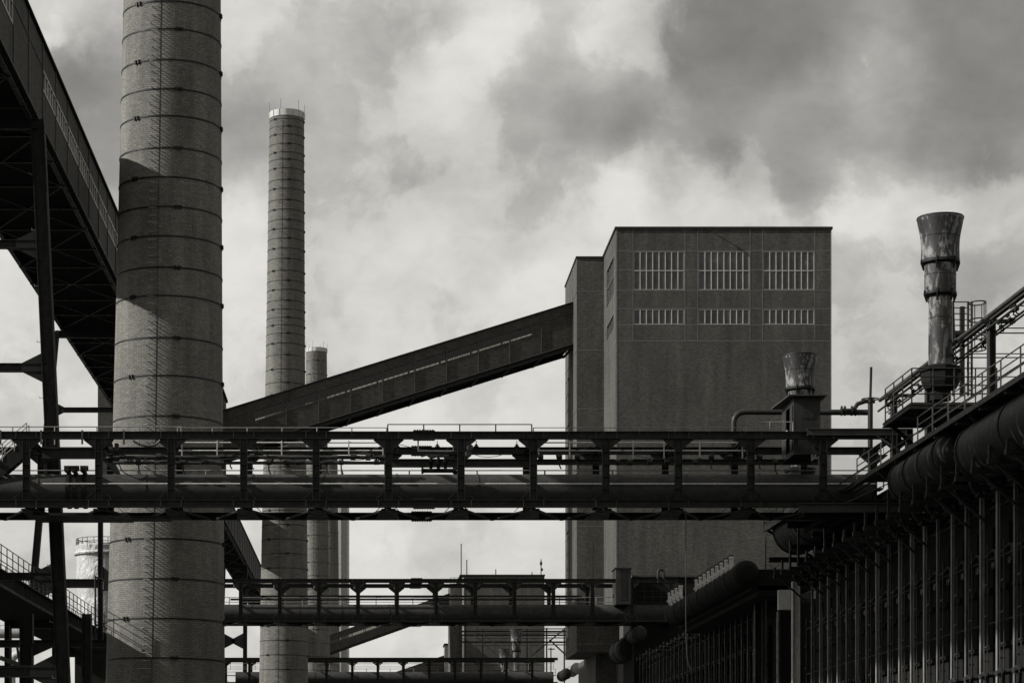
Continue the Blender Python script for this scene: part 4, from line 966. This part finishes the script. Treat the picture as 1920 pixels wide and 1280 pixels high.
for i in range(26):
    p = V((random.uniform(-25.6, -21), 102.6+random.random()*2, EYE+13.6)); q = p+V((random.uniform(-.8, .8), 0, random.uniform(.3, 1.6))); mb.tube([p, q, q+V((random.uniform(-.6, .6), 0, random.uniform(-.4, .3)))], .04, 6)
    mb.lathe([(.01, -.1), (.13, -.08), (.13, .08), (.01, .1)], q, 8)
tag(build(mb, 'control_linkage', m_steel2, loc=(-23, 102.6, EYE+13.6)), 'tangle of levers, rods and valves on top of the dark machine head', 'linkage')
YS = 1.0
# low portal frames and distant pipes bottom left
t = thing('low_portal', 'heavy dark portal frame at the bottom left corner', 'frame', (-26, 144.7, 0))
mb = MB(); mb.ibeam(P(-80, 1258, 144.7), P(112, 1258, 144.7), .5, .75, t=.06); build(mb, 'beam', m_steel, t)
for px in (50, 163):
    mb = MB(); mb.ibeam(P(px, 1540, 148.6), P(px, 1150, 148.6), .7, .85 if px == 50 else .6, (1, 0, 0), .06); build(mb, 'column', m_steel, t)
mb = MB(); mb.ibeam(P(-80, 1206, 152.5), P(200, 1206, 152.5), .4, .5); mb.beam(P(0, 1232, 148.6), P(80, 1262, 148.6), .3, .3); mb.beam(P(32, 1210, 148.6), P(38, 1250, 148.6), .15, .15)
mb.prism([P(60, 1230, 148.4), P(100, 1212, 148.4), P(100, 1206, 148.4), P(50, 1206, 148.4)], (0, .1, 0)); mb.ibeam(P(100, 1225, 176), P(205, 1225, 176), .4, .5); build(mb, 'brace', m_steel, t)
t = pipe_x('pale fat pipe crossing behind the left corner under the dark duct', 203.3, EYE+(VY-1187)*203.3/F, .42, P(-60, 0, 203.3).x, P(62, 0, 203.3).x, m_conc, 'insulated_pipe', [P(20, 0, 203.3).x])
mb = MB(); railing(mb, [P(-60, 1177, 204), P(60, 1177, 204)], .25, 1.6, .02, (), .02); build(mb, 'guard_rail', m_steel2, t)
mb = MB(); r_ = .36; p0 = P(22, 1551, 215); mb.tube([p0, P(22, 1240, 215)]+[P(22+14*(1-math.cos(R(a))), 1240-14*math.sin(R(a)), 215) for a in (25, 50, 75)]+[P(36, 1226, 215), P(46, 1226, 215)], r_, 16)
tag(build(mb, 'elbow_pipe', m_light, loc=p0, smooth=True), 'white pipe with elbow at the bottom left corner', 'pipe')
mb = MB(); mb.tube([P(200, 1228, 172), P(60, 1228, 172)], .08, 8)
# wrapped silo
kS = 293.; c = P(195, 0, kS); rS = 3.55; zS = EYE+(VY-1030)*kS/F
t = thing('wrapped_silo', 'tall silo wrapped in white plastic with a railing on top, left of the nearest chimney', 'silo', (c.x, kS, 0))
mb = MB(); nz = 30
prof = []
for i in range(nz+1):
    z = zS*i/nz; prof.append((rS*(1+.012*math.sin(i*1.7)+.01*math.sin(i*.6+1))-(.22 if zS-z > 5 else 0), z))
prof += [(rS*1.02, zS+.3), (rS*.95, zS+.6), (.01, zS+.9)]
mb.lathe(prof, (c.x, kS, 0), 28); build(mb, 'wrapped_shell', m_wrap, t, smooth=True)
mb = MB(); mb.tube([(c.x+rS*1.02*math.cos(R(a)), kS+rS*1.02*math.sin(R(a)), zS-.6) for a in range(0, 361, 15)], .25, 8); build(mb, 'fabric_roll', m_wrap, t, smooth=True)
mb = MB(); railing(mb, [(c.x+rS*math.cos(R(a)), kS+rS*math.sin(R(a)), zS+.3) for a in range(0, 361, 30)], 1.0, 1.0, .04, (.5,), .04); build(mb, 'handrail', m_steel2, t)

# ---------------------------------------------------------------- far background
t = thing('far_brick_building', 'distant brick block with aerials on its flat roof behind the second bridge', 'building', (0, 314, 0))
k = 7.; D = F/k; X = lambda px: (px-VX)/k
mb = MB(); mb.box(X(868), X(1021), D, D+25, 0, zr(1079, k)); build(mb, 'wall', m_wall, t)
mb = MB(); mb.box(X(862), X(1022), D-.3, D+25.3, zr(1079, k)+.02, zr(1076.5, k)); build(mb, 'roof', m_roof, t)
mb = MB(); mb.box(X(845), X(868)-.02, D+2, D+20, 0, zr(1092, k)); build(mb, 'annex', m_wall, t)
mb = MB(); mb.box(X(866.5), X(870), D-.1, D-.02, 0, zr(1082, k)); build(mb, 'painted_lit_strip', m_light, t)  # sunlight on the left corner, put in as a pale strip
mb = MB(); railing(mb, [(X(845), D+2, zr(1081, k)-1.6), (X(866), D+2, zr(1081, k)-1.6)], 1.6, 1, .05, (.5,), .06); build(mb, 'roof_railing', m_steel2, t)
for px, py in ((865, 1018), (875.5, 1048), (1015, 1047), (930, 1066), (998, 1071)):
    mb = MB(); mb.tube([(X(px), D+1, zr(1078, k)), (X(px), D+1, zr(py, k))], .13, 6)
    if px == 1015: mb.box(X(px)-.1, X(px)+.5, D+.8, D+1.2, zr(1069, k), zr(1064, k)); mb.box(X(px)-.3, X(px)+.3, D+.8, D+1.2, zr(1058, k), zr(1052, k))
    build(mb, 'aerial', m_steel2, t)
mb = MB(); m_tx = MB(); m_tx.tube([P(1111.5, 1090, D2+6), P(1111.5, 1016, D2+6)], .06, 6)
tag(build(m_tx, 'lightning_mast', m_steel, loc=P(1111.5, 1090, D2+6)), 'thin mast rising above the second bridge before the brick tower', 'mast')
gallery('conveyor_gallery', 'distant conveyor gallery rising right to the far brick block, glimpsed below the second bridge', P(560, 1211, 586), P(850, 1110, 622), 7, 4.3, (-.06, 1, 0), (1.1, 2.2), 12, 4, last=1)
gallery('conveyor_gallery', 'farthest conveyor gallery, a dark wedge above the third bridge', P(680, 1281, 860), P(838, 1227, 880), 9, 6.5, (-.06, 1, 0), (1.1, 2.2), 8, 3, first=8)
t = thing('transfer_house', 'tiny block at the head of the farthest conveyor gallery', 'building', P(841, 1300, 876))
c0, c1 = P(834, 1551, 872), P(846, 1209, 872); mb = MB(); mb.box(c0.x, c1.x, 872, 885, 0, c1.z); build(mb, 'wall', m_conc, t)
mb = MB(); mb.box(c0.x-.3, c1.x+.3, 871.5, 885.5, c1.z+.01, c1.z+.7); build(mb, 'roof', m_roof, t)
# far pipe rack with braces
t = thing('braced_pipe_rack', 'pale braced scaffold of pipes between far brick block and brick tower', 'pipe rack', P(960, 1230, 420))
mb = MB()
for py in (1183, 1190, 1203): mb.ibeam(P(866, py, 420), P(1068, py, 420), .3, .3)
for px in (872, 905, 988, 1025, 1058): mb.ibeam(P(px, 1551, 420), P(px, 1176, 420), .3, .25, (1, 0, 0))
build(mb, 'frame', m_steel2, t)
mb = MB(); mb.beam(P(998, 1228, 418), P(1056, 1180, 418), .25, .25); mb.beam(P(1030, 1198, 418), P(1066, 1232, 418), .25, .25); mb.beam(P(884, 1184, 418), P(935, 1230, 418), .2, .2); mb.beam(P(900, 1184, 418), P(960, 1230, 418), .2, .2); build(mb, 'brace', m_edge, t)
mb = MB()
for py in (1178, 1186, 1195, 1208): mb.tube([P(890, py, 417), P(1068, py, 417)], .1, 8)
build(mb, 'pipe_run', m_pipe, t)
t = thing('lamp_mast', 'cross-topped lamp mast seen just left of the tower foot', 'mast', P(1033, 1300, 508))
mb = MB(); mb.tube([P(1033, 1551, 508), P(1033, 1213, 508)], .13, 8); build(mb, 'mast_pole', m_steel, t)
mb = MB(); mb.beam(P(1028, 1216, 508), P(1040, 1216, 508), .2, .25); build(mb, 'cross_arm', m_steel, t)

for o in bpy.data.objects:
    if '_org' in o: del o['_org']
